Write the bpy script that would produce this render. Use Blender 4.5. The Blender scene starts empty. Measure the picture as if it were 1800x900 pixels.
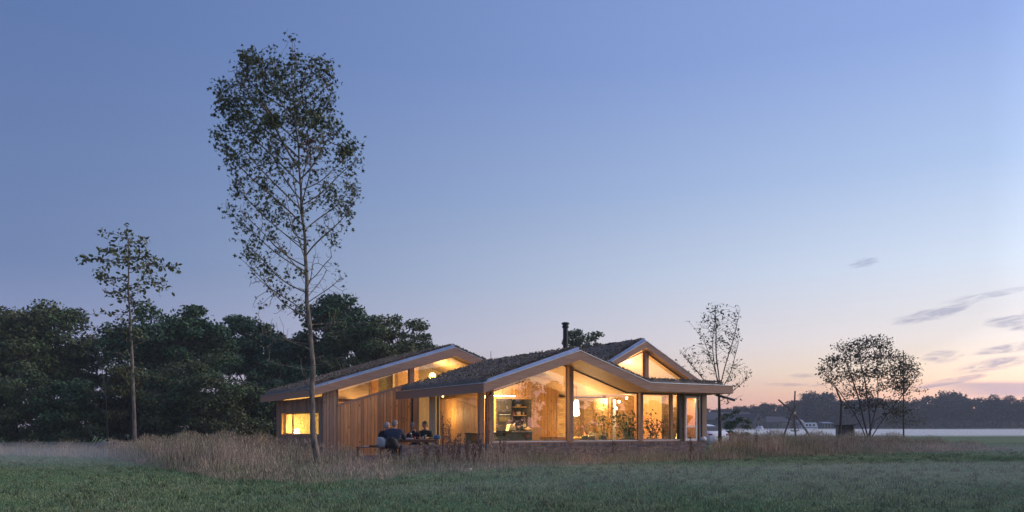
import bpy, bmesh, math, random
import numpy as np
from mathutils import Vector, Matrix
random.seed(7)
rng = np.random.default_rng(7)
S = bpy.context.scene
C = S.collection
R = math.radians

# ------------------------------------------------------------------ camera, sky, sun, exposure
EYE = 1.3          # metres above the meadow
FP = 1400.0        # focal length in pixels of an 1800 px wide picture
cam = bpy.data.cameras.new('camera')
cam.sensor_width = 36.0; cam.lens = 36.0 * FP / 1800; cam.shift_y = 300 / 1800
cam.clip_start = 0.1; cam.clip_end = 6000
camo = bpy.data.objects.new('camera', cam); C.objects.link(camo)
camo.location = (0, 0, EYE); camo.rotation_euler = (R(90), 0, 0)
S.camera = camo
S.view_settings.view_transform = 'Standard'; S.view_settings.look = 'None'
S.view_settings.exposure = 0.0; S.view_settings.gamma = 1.0
cy = S.cycles
cy.use_denoising = True
try: cy.denoiser = 'OPENIMAGEDENOISE'
except Exception: pass
cy.max_bounces = 7; cy.diffuse_bounces = 3; cy.glossy_bounces = 3; cy.transparent_max_bounces = 12
cy.transmission_bounces = 4; cy.volume_bounces = 3; cy.sample_clamp_indirect = 4.0
cy.caustics_reflective = False; cy.caustics_refractive = False

def srgb(r, g, b):
    f = lambda c: (c / 255 / 12.92) if c / 255 <= .04045 else ((c / 255 + .055) / 1.055) ** 2.4
    return (f(r), f(g), f(b), 1)

class NT:
    """tiny node-tree writer"""
    def __init__(s, tree): s.t = tree; tree.nodes.clear()
    def n(s, typ, inputs=None, **props):
        nd = s.t.nodes.new(typ)
        for k, v in props.items(): setattr(nd, k, v)
        for k, v in (inputs or {}).items():
            if hasattr(v, 'bl_rna') and isinstance(v, bpy.types.NodeSocket): s.t.links.new(v, nd.inputs[k])
            else: nd.inputs[k].default_value = v
        return nd
    def math(s, op, a, b=0.0, c=0.0, clamp=False):
        return s.n('ShaderNodeMath', {0: a, 1: b, 2: c}, operation=op, use_clamp=clamp).outputs[0]
    def mix(s, f, a, b, blend='MIX'):
        return s.n('ShaderNodeMix', {0: f, 6: a, 7: b}, data_type='RGBA', blend_type=blend).outputs[2]
    def ramp(s, f, stops, interp='LINEAR'):
        nd = s.n('ShaderNodeValToRGB', {0: f}); cr = nd.color_ramp; cr.interpolation = interp
        while len(cr.elements) > 1: cr.elements.remove(cr.elements[-1])
        cr.elements[0].position = stops[0][0]; cr.elements[0].color = stops[0][1]
        for p, c in stops[1:]:
            e = cr.elements.new(p); e.color = c
        return nd.outputs[0]
    def smooth(s, x, lo, hi):
        return s.n('ShaderNodeMapRange', {0: x, 1: lo, 2: hi, 3: 0.0, 4: 1.0}, interpolation_type='SMOOTHSTEP').outputs[0]

SUNSET = R(75)      # where the sun went down, clockwise from the view axis
w = bpy.data.worlds.new('World'); S.world = w; w.use_nodes = True
g = NT(w.node_tree)
co = g.n('ShaderNodeTexCoord').outputs['Generated']
sx = g.n('ShaderNodeSeparateXYZ', {0: co})
X, Y, Z = sx.outputs
az = g.math('ARCTAN2', X, Y)
zz = g.math('MAXIMUM', Z, 0.0)
ca = g.math('COSINE', g.math('SUBTRACT', az, SUNSET))
wf = g.math('POWER', g.math('MAXIMUM', g.math('DIVIDE', g.math('ADD', ca, .3), 1.04), 0.0), 1.3)
wf = g.math('MINIMUM', wf, 1.22)
wf = g.math('ADD', wf, g.math('MULTIPLY', g.math('SUBTRACT', 1.0, g.smooth(zz, .0, .13)), g.math('MULTIPLY', g.smooth(az, .0, .45), .2)))
cool = g.ramp(zz, [(0, srgb(168, 156, 178)), (.05, srgb(158, 158, 188)), (.11, srgb(138, 150, 188)), (.18, srgb(114, 135, 177)), (.41, srgb(96, 122, 173)), (1, srgb(84, 106, 158))])
warm = g.ramp(zz, [(0, srgb(236, 170, 160)), (.02, srgb(246, 184, 164)), (.04, srgb(255, 208, 178)), (.065, srgb(255, 230, 206)), (.10, srgb(248, 238, 234)), (.18, srgb(220, 232, 250)), (.28, srgb(182, 205, 242)), (.41, srgb(150, 176, 232)), (1, srgb(104, 130, 192))])
sky = g.mix(g.math('MULTIPLY', wf, 1.0), cool, warm)
# let the mix run past 1 towards the sunset
sky_gain = g.math('ADD', 1.0, g.math('MULTIPLY', g.math('MAXIMUM', g.math('SUBTRACT', wf, .97), 0.0), 2.6))
# thin evening clouds low over the sunset side
cv = g.n('ShaderNodeCombineXYZ', {0: g.math('MULTIPLY', az, 7.0), 1: g.math('ADD', g.math('MULTIPLY', Z, 40.0), g.math('MULTIPLY', az, -7.0)), 2: 3.7}).outputs[0]
n1 = g.n('ShaderNodeTexNoise', {'Vector': cv, 'Scale': 2.0, 'Detail': 7.0, 'Roughness': .62, 'Distortion': .9}).outputs[0]
blob = None
for cpx, cpy, hw_, hh2, tilt in ((1640, 553, 72, 13, .16), (1730, 520, 75, 8, .12), (1785, 568, 50, 16, -.1), (1655, 628, 34, 13, 0), (1745, 640, 70, 13, .14), (1672, 671, 60, 7, .2), (1780, 612, 60, 10, .1), (1425, 660, 45, 5, 0), (1516, 462, 26, 9, .1), (1380, 676, 60, 4, -.04), (1860, 540, 60, 14, .1), (1900, 620, 80, 14, .05), (1990, 580, 90, 16, .1)):
    a0 = math.atan((cpx - 900) / FP); dist_ = math.sqrt(FP ** 2 + (cpx - 900) ** 2 + (750 - cpy) ** 2); z0_ = (750 - cpy) / dist_
    da = g.math('SUBTRACT', az, a0); e1 = g.math('DIVIDE', da, hw_ / dist_); e2 = g.math('DIVIDE', g.math('SUBTRACT', g.math('SUBTRACT', Z, z0_), g.math('MULTIPLY', da, tilt)), hh2 / dist_)
    m_ = g.math('SUBTRACT', 1.0, g.math('ADD', g.math('MULTIPLY', e1, e1), g.math('MULTIPLY', e2, e2)), clamp=False)
    blob = m_ if blob is None else g.math('MAXIMUM', blob, m_)
n4 = g.n('ShaderNodeTexNoise', {'Vector': g.n('ShaderNodeCombineXYZ', {0: g.math('MULTIPLY', az, 16.0), 1: g.math('ADD', g.math('MULTIPLY', Z, 85.0), g.math('MULTIPLY', az, -11.0)), 2: 1.3}).outputs[0], 'Scale': 1.6, 'Detail': 9.0, 'Roughness': .68, 'Distortion': 1.3}).outputs[0]
blob = g.math('ADD', blob, g.math('MULTIPLY', g.math('SUBTRACT', n1, .5), 2.6))
cm = g.math('MULTIPLY', g.smooth(blob, -.15, .95), g.smooth(n4, .30, .66))
# further round towards the sunset the same streaks go on
cm = g.math('MAXIMUM', cm, g.math('MULTIPLY', g.smooth(n1, .52, .66), g.smooth(az, .62, .8)))
cm = g.math('MULTIPLY', cm, g.smooth(az, .22, .40))
cm = g.math('MULTIPLY', cm, g.smooth(Z, .008, .03))
cm = g.math('MULTIPLY', cm, g.math('SUBTRACT', 1.0, g.smooth(Z, .16, .26)))
cloudcol = g.ramp(zz, [(0, srgb(188, 150, 158)), (.05, srgb(176, 158, 172)), (.12, srgb(170, 172, 196)), (.3, srgb(150, 165, 205))])
sky = g.mix(g.math('MULTIPLY', cm, .85), sky, cloudcol)
# the long flat bank above the far wood
n2 = g.n('ShaderNodeTexNoise', {'Vector': cv, 'Scale': 0.5, 'Detail': 5.0, 'Roughness': .55}).outputs[0]
topz = g.math('ADD', .046, g.math('MULTIPLY', g.math('SUBTRACT', n2, .5), .012))
bank = g.math('MULTIPLY', g.math('SUBTRACT', 1.0, g.smooth(g.math('SUBTRACT', Z, topz), -.002, .0035)), g.smooth(Z, .026, .037))
bank = g.math('MULTIPLY', bank, g.smooth(g.math('SUBTRACT', az, g.math('MULTIPLY', g.math('SUBTRACT', .05, Z), 2.0)), .44, .53))
sky = g.mix(g.math('MULTIPLY', bank, .82), sky, srgb(180, 160, 172))
skyv = g.n('ShaderNodeVectorMath', {0: sky, 3: sky_gain}, operation='SCALE').outputs[0]
below = g.math('LESS_THAN', Z, -.001)
final = g.mix(below, skyv, srgb(52, 62, 62))
bg = g.n('ShaderNodeBackground', {'Color': final, 'Strength': 1.0})
g.n('ShaderNodeOutputWorld', {0: bg.outputs[0]})
w.cycles.sampling_method = 'MANUAL'; w.cycles.sample_map_resolution = 512

sl = bpy.data.lights.new('afterglow', 'SUN'); sl.energy = 1.9; sl.angle = R(70); sl.color = (1, .80, .70)
so = bpy.data.objects.new('afterglow', sl); C.objects.link(so)
sd = Vector((math.sin(SUNSET), math.cos(SUNSET), math.tan(R(22))))
so.rotation_euler = sd.to_track_quat('Z', 'Y').to_euler(); so.location = (60, 20, 20)

# ------------------------------------------------------------------ house frame and helpers
K = .67
O = (-1.26 * K, 42.6 * K)
TH = R(30); CT, ST = math.cos(TH), math.sin(TH)
def HW(u, v, h=0.0): return Vector((O[0] + u * CT - v * ST, O[1] + u * ST + v * CT, h))
def U(px, v):
    r = (px - 900) / FP
    return (r * (O[1] + v * CT) - O[0] + v * ST) / (CT - r * ST)
def Vf(px, u):
    r = (px - 900) / FP
    return (O[0] + u * CT - r * (O[1] + u * ST)) / (ST + r * CT)
def Hh(u, v, py): return EYE + (750 - py) / FP * (O[1] + u * ST + v * CT)
def GX(px, y): return (px - 900) / FP * y
def GH(py, y): return EYE + (750 - py) / FP * y

def tag(o, label=None, cat=None, group=None, kind=None):
    if label: o['label'] = label
    if cat: o['category'] = cat
    if group: o['group'] = group
    if kind: o['kind'] = kind
    return o
def thing(name, label, cat, loc=(0, 0, 0), rz=0.0, group=None):
    o = bpy.data.objects.new(name, None); C.objects.link(o); o.empty_display_size = .2
    o.location = loc; o.rotation_euler = (0, 0, rz)
    return tag(o, label, cat, group)
def kids(o): return [c for c in bpy.data.objects if c.parent is o]
def dup(root, loc, rz, label, group=None, scale=None):
    def rec(o, par):
        c = o.copy(); C.objects.link(c); c.parent = par
        for ch in CH.get(o.name, []): rec(ch, c)
        return c
    CH = {}
    for ob in C.objects:
        if ob.parent: CH.setdefault(ob.parent.name, []).append(ob)
    r = rec(root, None)
    r.location = loc; r.rotation_euler = (0, 0, rz); r['label'] = label
    if scale: r.scale = scale
    if group: r['group'] = group
    return r

class MB:
    def __init__(s): s.v = []; s.f = []; s.m = []
    def add(s, vs, fs, mi=0):
        b = len(s.v); s.v += [tuple(p) for p in vs]; s.f += [tuple(b + i for i in f) for f in fs]; s.m += [mi] * len(fs); return s
    def box(s, a, b, mi=0, M=None):
        x0, y0, z0 = a; x1, y1, z1 = b
        vs = [Vector(p) for p in ((x0, y0, z0), (x1, y0, z0), (x1, y1, z0), (x0, y1, z0), (x0, y0, z1), (x1, y0, z1), (x1, y1, z1), (x0, y1, z1))]
        if M: vs = [M @ p for p in vs]
        return s.add(vs, [(0, 3, 2, 1), (4, 5, 6, 7), (0, 1, 5, 4), (1, 2, 6, 5), (2, 3, 7, 6), (3, 0, 4, 7)], mi)
    def cbox(s, c, d, mi=0, M=None):
        return s.box([c[i] - d[i] / 2 for i in range(3)], [c[i] + d[i] / 2 for i in range(3)], mi, M)
    def prism(s, poly, ext, mi=0):
        n = len(poly); e = Vector(ext); p = [Vector(q) for q in poly]
        fs = [tuple(range(n))[::-1], tuple(range(n, 2 * n))] + [(i, (i + 1) % n, n + (i + 1) % n, n + i) for i in range(n)]
        return s.add(p + [q + e for q in p], fs, mi)
    def tube(s, pts, rad, n=8, mi=0, cap=True):
        pts = [Vector(p) for p in pts]; m = len(pts)
        if not hasattr(rad, '__len__'): rad = [rad] * m
        vs = []; fs = []
        for i, p in enumerate(pts):
            d = (pts[min(i + 1, m - 1)] - pts[max(i - 1, 0)]).normalized()
            a = d.cross(Vector((0, 0, 1)) if abs(d.z) < .9 else Vector((1, 0, 0))).normalized(); b = d.cross(a)
            for k in range(n):
                t = 2 * math.pi * k / n; vs.append(p + (a * math.cos(t) + b * math.sin(t)) * rad[i])
        for i in range(m - 1):
            for k in range(n):
                fs.append((i * n + k, i * n + (k + 1) % n, (i + 1) * n + (k + 1) % n, (i + 1) * n + k))
        if cap: fs += [tuple(range(n)), tuple((m - 1) * n + k for k in range(n))[::-1]]
        return s.add(vs, fs, mi)
    def lathe(s, prof, c=(0, 0, 0), n=16, mi=0):
        vs = []; fs = []; m = len(prof)
        for r, z in prof:
            for k in range(n):
                t = 2 * math.pi * k / n; vs.append((c[0] + r * math.cos(t), c[1] + r * math.sin(t), c[2] + z))
        for i in range(m - 1):
            for k in range(n): fs.append((i * n + k, i * n + (k + 1) % n, (i + 1) * n + (k + 1) % n, (i + 1) * n + k))
        fs += [tuple(range(n))[::-1], tuple((m - 1) * n + k for k in range(n))]
        return s.add(vs, fs, mi)
    def ball(s, c, r, mi=0, n=10, m=6):
        rr = r if hasattr(r, '__len__') else (r, r, r)
        vs = []; fs = []
        for i in range(m + 1):
            p = math.pi * i / m
            for k in range(n):
                t = 2 * math.pi * k / n
                vs.append((c[0] + rr[0] * math.sin(p) * math.cos(t), c[1] + rr[1] * math.sin(p) * math.sin(t), c[2] + rr[2] * math.cos(p)))
        for i in range(m):
            for k in range(n): fs.append((i * n + k, (i + 1) * n + k, (i + 1) * n + (k + 1) % n, i * n + (k + 1) % n))
        return s.add(vs, fs, mi)
    def build(s, name, mats, parent=None, smooth=False, bevel=0.0, loc=None):
        me = bpy.data.meshes.new(name); me.from_pydata(s.v, [], s.f)
        if not isinstance(mats, (list, tuple)): mats = [mats]
        for m in mats: me.materials.append(m)
        if len(mats) > 1: me.polygons.foreach_set('material_index', s.m)
        bm = bmesh.new(); bm.from_mesh(me)
        if smooth or bevel: bmesh.ops.remove_doubles(bm, verts=bm.verts, dist=1e-5)
        if bevel: bmesh.ops.bevel(bm, geom=[e for e in bm.edges if e.calc_face_angle(0) > .5], offset=bevel, segments=1, affect='EDGES')
        bmesh.ops.recalc_face_normals(bm, faces=bm.faces)
        bm.to_mesh(me); bm.free()
        if smooth:
            me.polygons.foreach_set('use_smooth', [True] * len(me.polygons))
        me.update()
        o = bpy.data.objects.new(name, me); C.objects.link(o)
        if parent: o.parent = parent
        if loc is not None: o.location = loc
        return o

def npmesh(name, verts, faces, mats, parent=None, midx=None, smooth=False):
    """fast mesh: verts (n,3), faces (m,k) of one size k"""
    me = bpy.data.meshes.new(name); verts = np.asarray(verts, dtype=np.float32); faces = np.asarray(faces, dtype=np.int32)
    m, k = faces.shape
    me.vertices.add(len(verts)); me.vertices.foreach_set('co', verts.ravel())
    me.loops.add(m * k); me.loops.foreach_set('vertex_index', faces.ravel())
    me.polygons.add(m); me.polygons.foreach_set('loop_start', np.arange(0, m * k, k, dtype=np.int32))
    if not isinstance(mats, (list, tuple)): mats = [mats]
    for q in mats: me.materials.append(q)
    if midx is not None: me.polygons.foreach_set('material_index', np.asarray(midx, dtype=np.int32))
    if smooth: me.polygons.foreach_set('use_smooth', np.ones(m, dtype=bool))
    me.update(calc_edges=True)
    o = bpy.data.objects.new(name, me); C.objects.link(o)
    if parent: o.parent = parent
    return o

# ------------------------------------------------------------------ materials
def mat(name, col=(.5, .5, .5), rough=.7, metal=0.0, build=None, emit=None, es=0.0, spec=.4):
    m = bpy.data.materials.new(name); m.use_nodes = True; g = NT(m.node_tree)
    ins = {'Base Color': (*col[:3], 1), 'Roughness': rough, 'Metallic': metal, 'Specular IOR Level': spec}
    if emit: ins['Emission Color'] = (*emit[:3], 1); ins['Emission Strength'] = es
    bs = g.n('ShaderNodeBsdfPrincipled', ins)
    g.n('ShaderNodeOutputMaterial', {0: bs.outputs[0]})
    if build: build(g, bs)
    return m
def noisy(col2, scale=6.0, stretch=(1, 1, 1), bump=0.0, island=0.0, detail=4.0, lo=.35, hi=.65, obj=0.0):
    def f(g, bs):
        col1 = tuple(bs.inputs['Base Color'].default_value)
        co = g.n('ShaderNodeTexCoord').outputs['Object']
        mp = g.n('ShaderNodeMapping', {0: co, 3: stretch}).outputs[0]
        if obj:
            r = g.n('ShaderNodeObjectInfo').outputs['Random']
            mp = g.n('ShaderNodeVectorMath', {0: mp, 1: g.n('ShaderNodeCombineXYZ', {0: g.math('MULTIPLY', r, 37.0), 1: g.math('MULTIPLY', r, 11.0)}).outputs[0]}).outputs[0]
        nz = g.n('ShaderNodeTexNoise', {'Vector': mp, 'Scale': scale, 'Detail': detail, 'Roughness': .6}).outputs[0]
        c = g.mix(g.smooth(nz, lo, hi), col1, (*col2[:3], 1))
        if island or obj:
            k = g.n('ShaderNodeNewGeometry').outputs['Random Per Island'] if island else g.n('ShaderNodeObjectInfo').outputs['Random']
            a = island or obj
            hv = g.n('ShaderNodeHueSaturation', {'Hue': g.math('ADD', .5, g.math('MULTIPLY', g.math('SUBTRACT', k, .5), .03 * a)), 'Value': g.math('ADD', 1 - .5 * a, g.math('MULTIPLY', k, a)), 'Color': c})
            c = hv.outputs[0]
        g.t.links.new(c, bs.inputs['Base Color'])
        if bump:
            b = g.n('ShaderNodeBump', {'Height': nz, 'Strength': bump, 'Distance': .02})
            g.t.links.new(b.outputs[0], bs.inputs['Normal'])
    return f
def wood(col1, col2, grain=(1, 1, .06), scale=22, knots=True, obj=.5):
    """boards: long grain along z, knots, each board its own tone"""
    def f(g, bs):
        co = g.n('ShaderNodeTexCoord').outputs['Object']
        r = g.n('ShaderNodeObjectInfo').outputs['Random']
        off = g.n('ShaderNodeCombineXYZ', {0: g.math('MULTIPLY', r, 31.0), 1: g.math('MULTIPLY', r, 17.0), 2: g.math('MULTIPLY', r, 53.0)}).outputs[0]
        p = g.n('ShaderNodeVectorMath', {0: co, 1: off}).outputs[0]
        mp = g.n('ShaderNodeMapping', {0: p, 3: grain}).outputs[0]
        nz = g.n('ShaderNodeTexNoise', {'Vector': mp, 'Scale': scale, 'Detail': 5.0, 'Roughness': .65}).outputs[0]
        c = g.mix(g.smooth(nz, .3, .72), (*col1, 1), (*col2, 1))
        if knots:
            mk = g.n('ShaderNodeMapping', {0: p, 3: (5.5 if grain[0] == 1 else 2.6, 5.5, 2.6 if grain[2] < 1 else 5.5)}).outputs[0]
            vo = g.n('ShaderNodeTexVoronoi', {'Vector': mk, 'Scale': 1.0}).outputs['Distance']
            c = g.mix(g.math('MULTIPLY', g.math('SUBTRACT', 1.0, g.smooth(vo, .07, .19)), .8), c, (col2[0] * .28, col2[1] * .22, col2[2] * .2, 1))
        c = g.n('ShaderNodeHueSaturation', {'Value': g.math('ADD', 1 - .5 * obj, g.math('MULTIPLY', r, obj)), 'Saturation': g.math('ADD', .93, g.math('MULTIPLY', r, .14)), 'Color': c}).outputs[0]
        g.t.links.new(c, bs.inputs['Base Color'])
        b = g.n('ShaderNodeBump', {'Height': nz, 'Strength': .25, 'Distance': .01}); g.t.links.new(b.outputs[0], bs.inputs['Normal'])
    return f
CEDAR = mat('larch_cladding', rough=.75, build=wood((.80, .43, .20), (.56, .28, .125), obj=.6))
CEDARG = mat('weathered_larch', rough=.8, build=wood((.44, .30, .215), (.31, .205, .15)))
INWOOD = mat('indoor_larch', rough=.6, build=wood((.56, .33, .12), (.40, .21, .07), obj=.4))
FASCIA = mat('fascia_timber', rough=.7, build=wood((.50, .295, .195), (.37, .205, .135), grain=(.06, 1, 1), knots=False, obj=.2))
SOFFIT = mat('soffit_timber', (.42, .27, .14), .7, build=noisy((.34, .2, .1), 9, (6, .6, 1)))
POSTW = mat('post_timber', rough=.7, build=wood((.44, .28, .19), (.31, .185, .12), obj=.2))
METAL = mat('zinc_flashing', (.50, .53, .57), .42, .75, build=noisy((.40, .43, .48), 3, bump=.05))
ALU = mat('pale_aluminium', (.62, .64, .68), .4, .4)
DARKM = mat('dark_steel', (.035, .037, .042), .45, .5)
BLACKP = mat('black_flue_paint', (.02, .02, .024), .5)
DGREY = mat('anthracite_front', (.045, .043, .04), .55)
CREAMF = mat('cream_frame', (.68, .60, .40), .5)
PLASTER = mat('warm_plaster', (.62, .54, .42), .9, build=noisy((.56, .48, .37), 2.5))
CEIL = mat('ceiling_birch', (.62, .45, .27), .7, build=noisy((.52, .36, .20), 5, (8, .5, 1)))
FLOOR = mat('floor_screed', (.28, .24, .2), .5, build=noisy((.22, .19, .16), 4))
BRICK = mat('plinth_brick', (.30, .19, .15), .9, build=noisy((.20, .155, .145), 5, island=.65, bump=.3))
MORT = mat('plinth_mortar', (.20, .18, .165), .95, build=noisy((.14, .13, .12), 20))
BRICKI = mat('indoor_brick', (.42, .28, .12), .9, build=noisy((.30, .19, .08), 7, island=.5, bump=.3))
MORTI = mat('indoor_mortar', (.26, .18, .09), .95)
PAVE = mat('terrace_brick', (.17, .13, .11), .9, build=noisy((.12, .1, .09), 6, island=.6))
SEDUM = mat('sedum_roof', (.15, .145, .105), 1.0, build=noisy((.24, .175, .14), 5, bump=.8, lo=.4, hi=.6, detail=8))
SEDUMT = mat('sedum_tufts', (.20, .19, .12), .9, build=noisy((.28, .19, .15), 3, island=.8))
def glassbuild(name, tint=(.93, .95, .93), gain=2.0):
    m = bpy.data.materials.new(name); m.use_nodes = True; g = NT(m.node_tree)
    fr = g.n('ShaderNodeFresnel', {0: 1.55}).outputs[0]
    tr = g.n('ShaderNodeBsdfTransparent', {0: (*tint, 1)}); gl = g.n('ShaderNodeBsdfGlossy', {'Color': (1, 1, 1, 1), 'Roughness': .0})
    mx = g.n('ShaderNodeMixShader', {0: g.math('MULTIPLY', fr, gain, clamp=True), 1: tr.outputs[0], 2: gl.outputs[0]})
    g.n('ShaderNodeOutputMaterial', {0: mx.outputs[0]}); return m
GLASS = glassbuild('window_glass', gain=4.2)
GLASSB = glassbuild('upper_glass', gain=4.4)
GLASSS = glassbuild('side_glass', gain=.45)
BARK = mat('grey_bark', (.30, .25, .19), .95, build=noisy((.12, .095, .075), 9, (1, 1, .3), bump=.6))
BARKD = mat('dark_bark', (.085, .07, .055), .95, build=noisy((.04, .033, .027), 8, (1, 1, .3), bump=.5))
def leafmat(name, a, b, var=.9):
    return mat(name, a, .75, build=noisy(b, .35, island=var, detail=2.0))
LSWEET = leafmat('sweetgum_leaf', (.055, .085, .028), (.085, .095, .030))
LRED = leafmat('reddened_leaf', (.075, .018, .016), (.05, .015, .02))
LASH = leafmat('young_tree_leaf', (.065, .09, .03), (.11, .12, .04))
LOAK = leafmat('oak_leaf', (.055, .110, .032), (.09, .125, .036))
LOAK2 = leafmat('maple_leaf', (.036, .098, .034), (.060, .115, .040))
LSHR = leafmat('shrub_leaf', (.046, .108, .036), (.085, .112, .038))
LYEL = leafmat('turning_leaf', (.12, .125, .035), (.08, .10, .035))
LFAR = leafmat('far_leaf', (.022, .028, .018), (.028, .030, .02), .5)
STRAW = mat('dry_grass', (.52, .38, .27), .9, build=noisy((.27, .27, .15), .55, island=.9, detail=3.0))
WEED = mat('brown_weed', (.16, .085, .062), .9, build=noisy((.20, .13, .09), 1.0, island=.8))
LAWN = mat('meadow_blades', (.15, .27, .105), .8, build=noisy((.27, .32, .15), .22, island=.8, detail=3.0))
def groundbuild(g, bs):
    co = g.n('ShaderNodeTexCoord').outputs['Object']
    a = g.n('ShaderNodeTexNoise', {'Vector': co, 'Scale': .12, 'Detail': 6.0}).outputs[0]
    b = g.n('ShaderNodeTexNoise', {'Vector': co, 'Scale': 3.0, 'Detail': 8.0, 'Roughness': .7}).outputs[0]
    c = g.mix(g.smooth(a, .35, .65), (.115, .19, .075, 1), (.18, .22, .10, 1))
    c = g.mix(g.smooth(b, .3, .7), c, (.065, .12, .05, 1))
    g.t.links.new(c, bs.inputs['Base Color'])
    bp = g.n('ShaderNodeBump', {'Height': b, 'Strength': .6, 'Distance': .05}); g.t.links.new(bp.outputs[0], bs.inputs['Normal'])
GROUND = mat('meadow_turf', rough=1.0, build=groundbuild, spec=.1)
WHITEP = mat('white_paint', (.72, .74, .78), .3)
SKIN = mat('skin', (.45, .27, .19), .6)
HAIRG = mat('grey_hair', (.22, .21, .20), .9)
HAIRD = mat('dark_hair', (.055, .04, .03), .7)
NAVY = mat('navy_wool', (.035, .048, .085), .95, build=noisy((.028, .036, .065), 30))
BLACKC = mat('black_cloth', (.012, .012, .016), .9)
DENIM = mat('denim', (.05, .065, .10), .9)
OILW = mat('garden_table_wood', rough=.6, build=wood((.26, .15, .09), (.19, .10, .06), grain=(.06, 1, 1), knots=False))
GREYW = mat('grey_old_wood', rough=.9, build=wood((.24, .22, .21), (.15, .14, .135), grain=(.06, 1, 1), knots=False))
POLEW = mat('peeled_pole', (.24, .19, .15), .8, build=noisy((.12, .09, .07), 6, (1, 1, .2)))
def emis(name, col, st):
    return mat(name, col, .6, emit=col, es=st)
LAMPW = emis('lamp_glow', (1, .80, .50), 14.0)
LEDW = emis('led_glow', (1, .83, .50), 9.0)
LAMPY = emis('warm_lamp_glow', (1, .72, .30), 7.0)

# ------------------------------------------------------------------ ground
mb = MB()
xs = [-2500, -300, -60, 0, 60, 300, 2500]; ys = [-300, -30, 0, 40, 100, 400, 4000]
for y in ys:
    for x in xs: mb.v.append((x, y, 0))
for j in range(6):
    for i in range(6): mb.f.append((j * 7 + i, j * 7 + i + 1, (j + 1) * 7 + i + 1, (j + 1) * 7 + i)); mb.m.append(0)
tag(mb.build('ground', GROUND), kind='structure')

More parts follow.
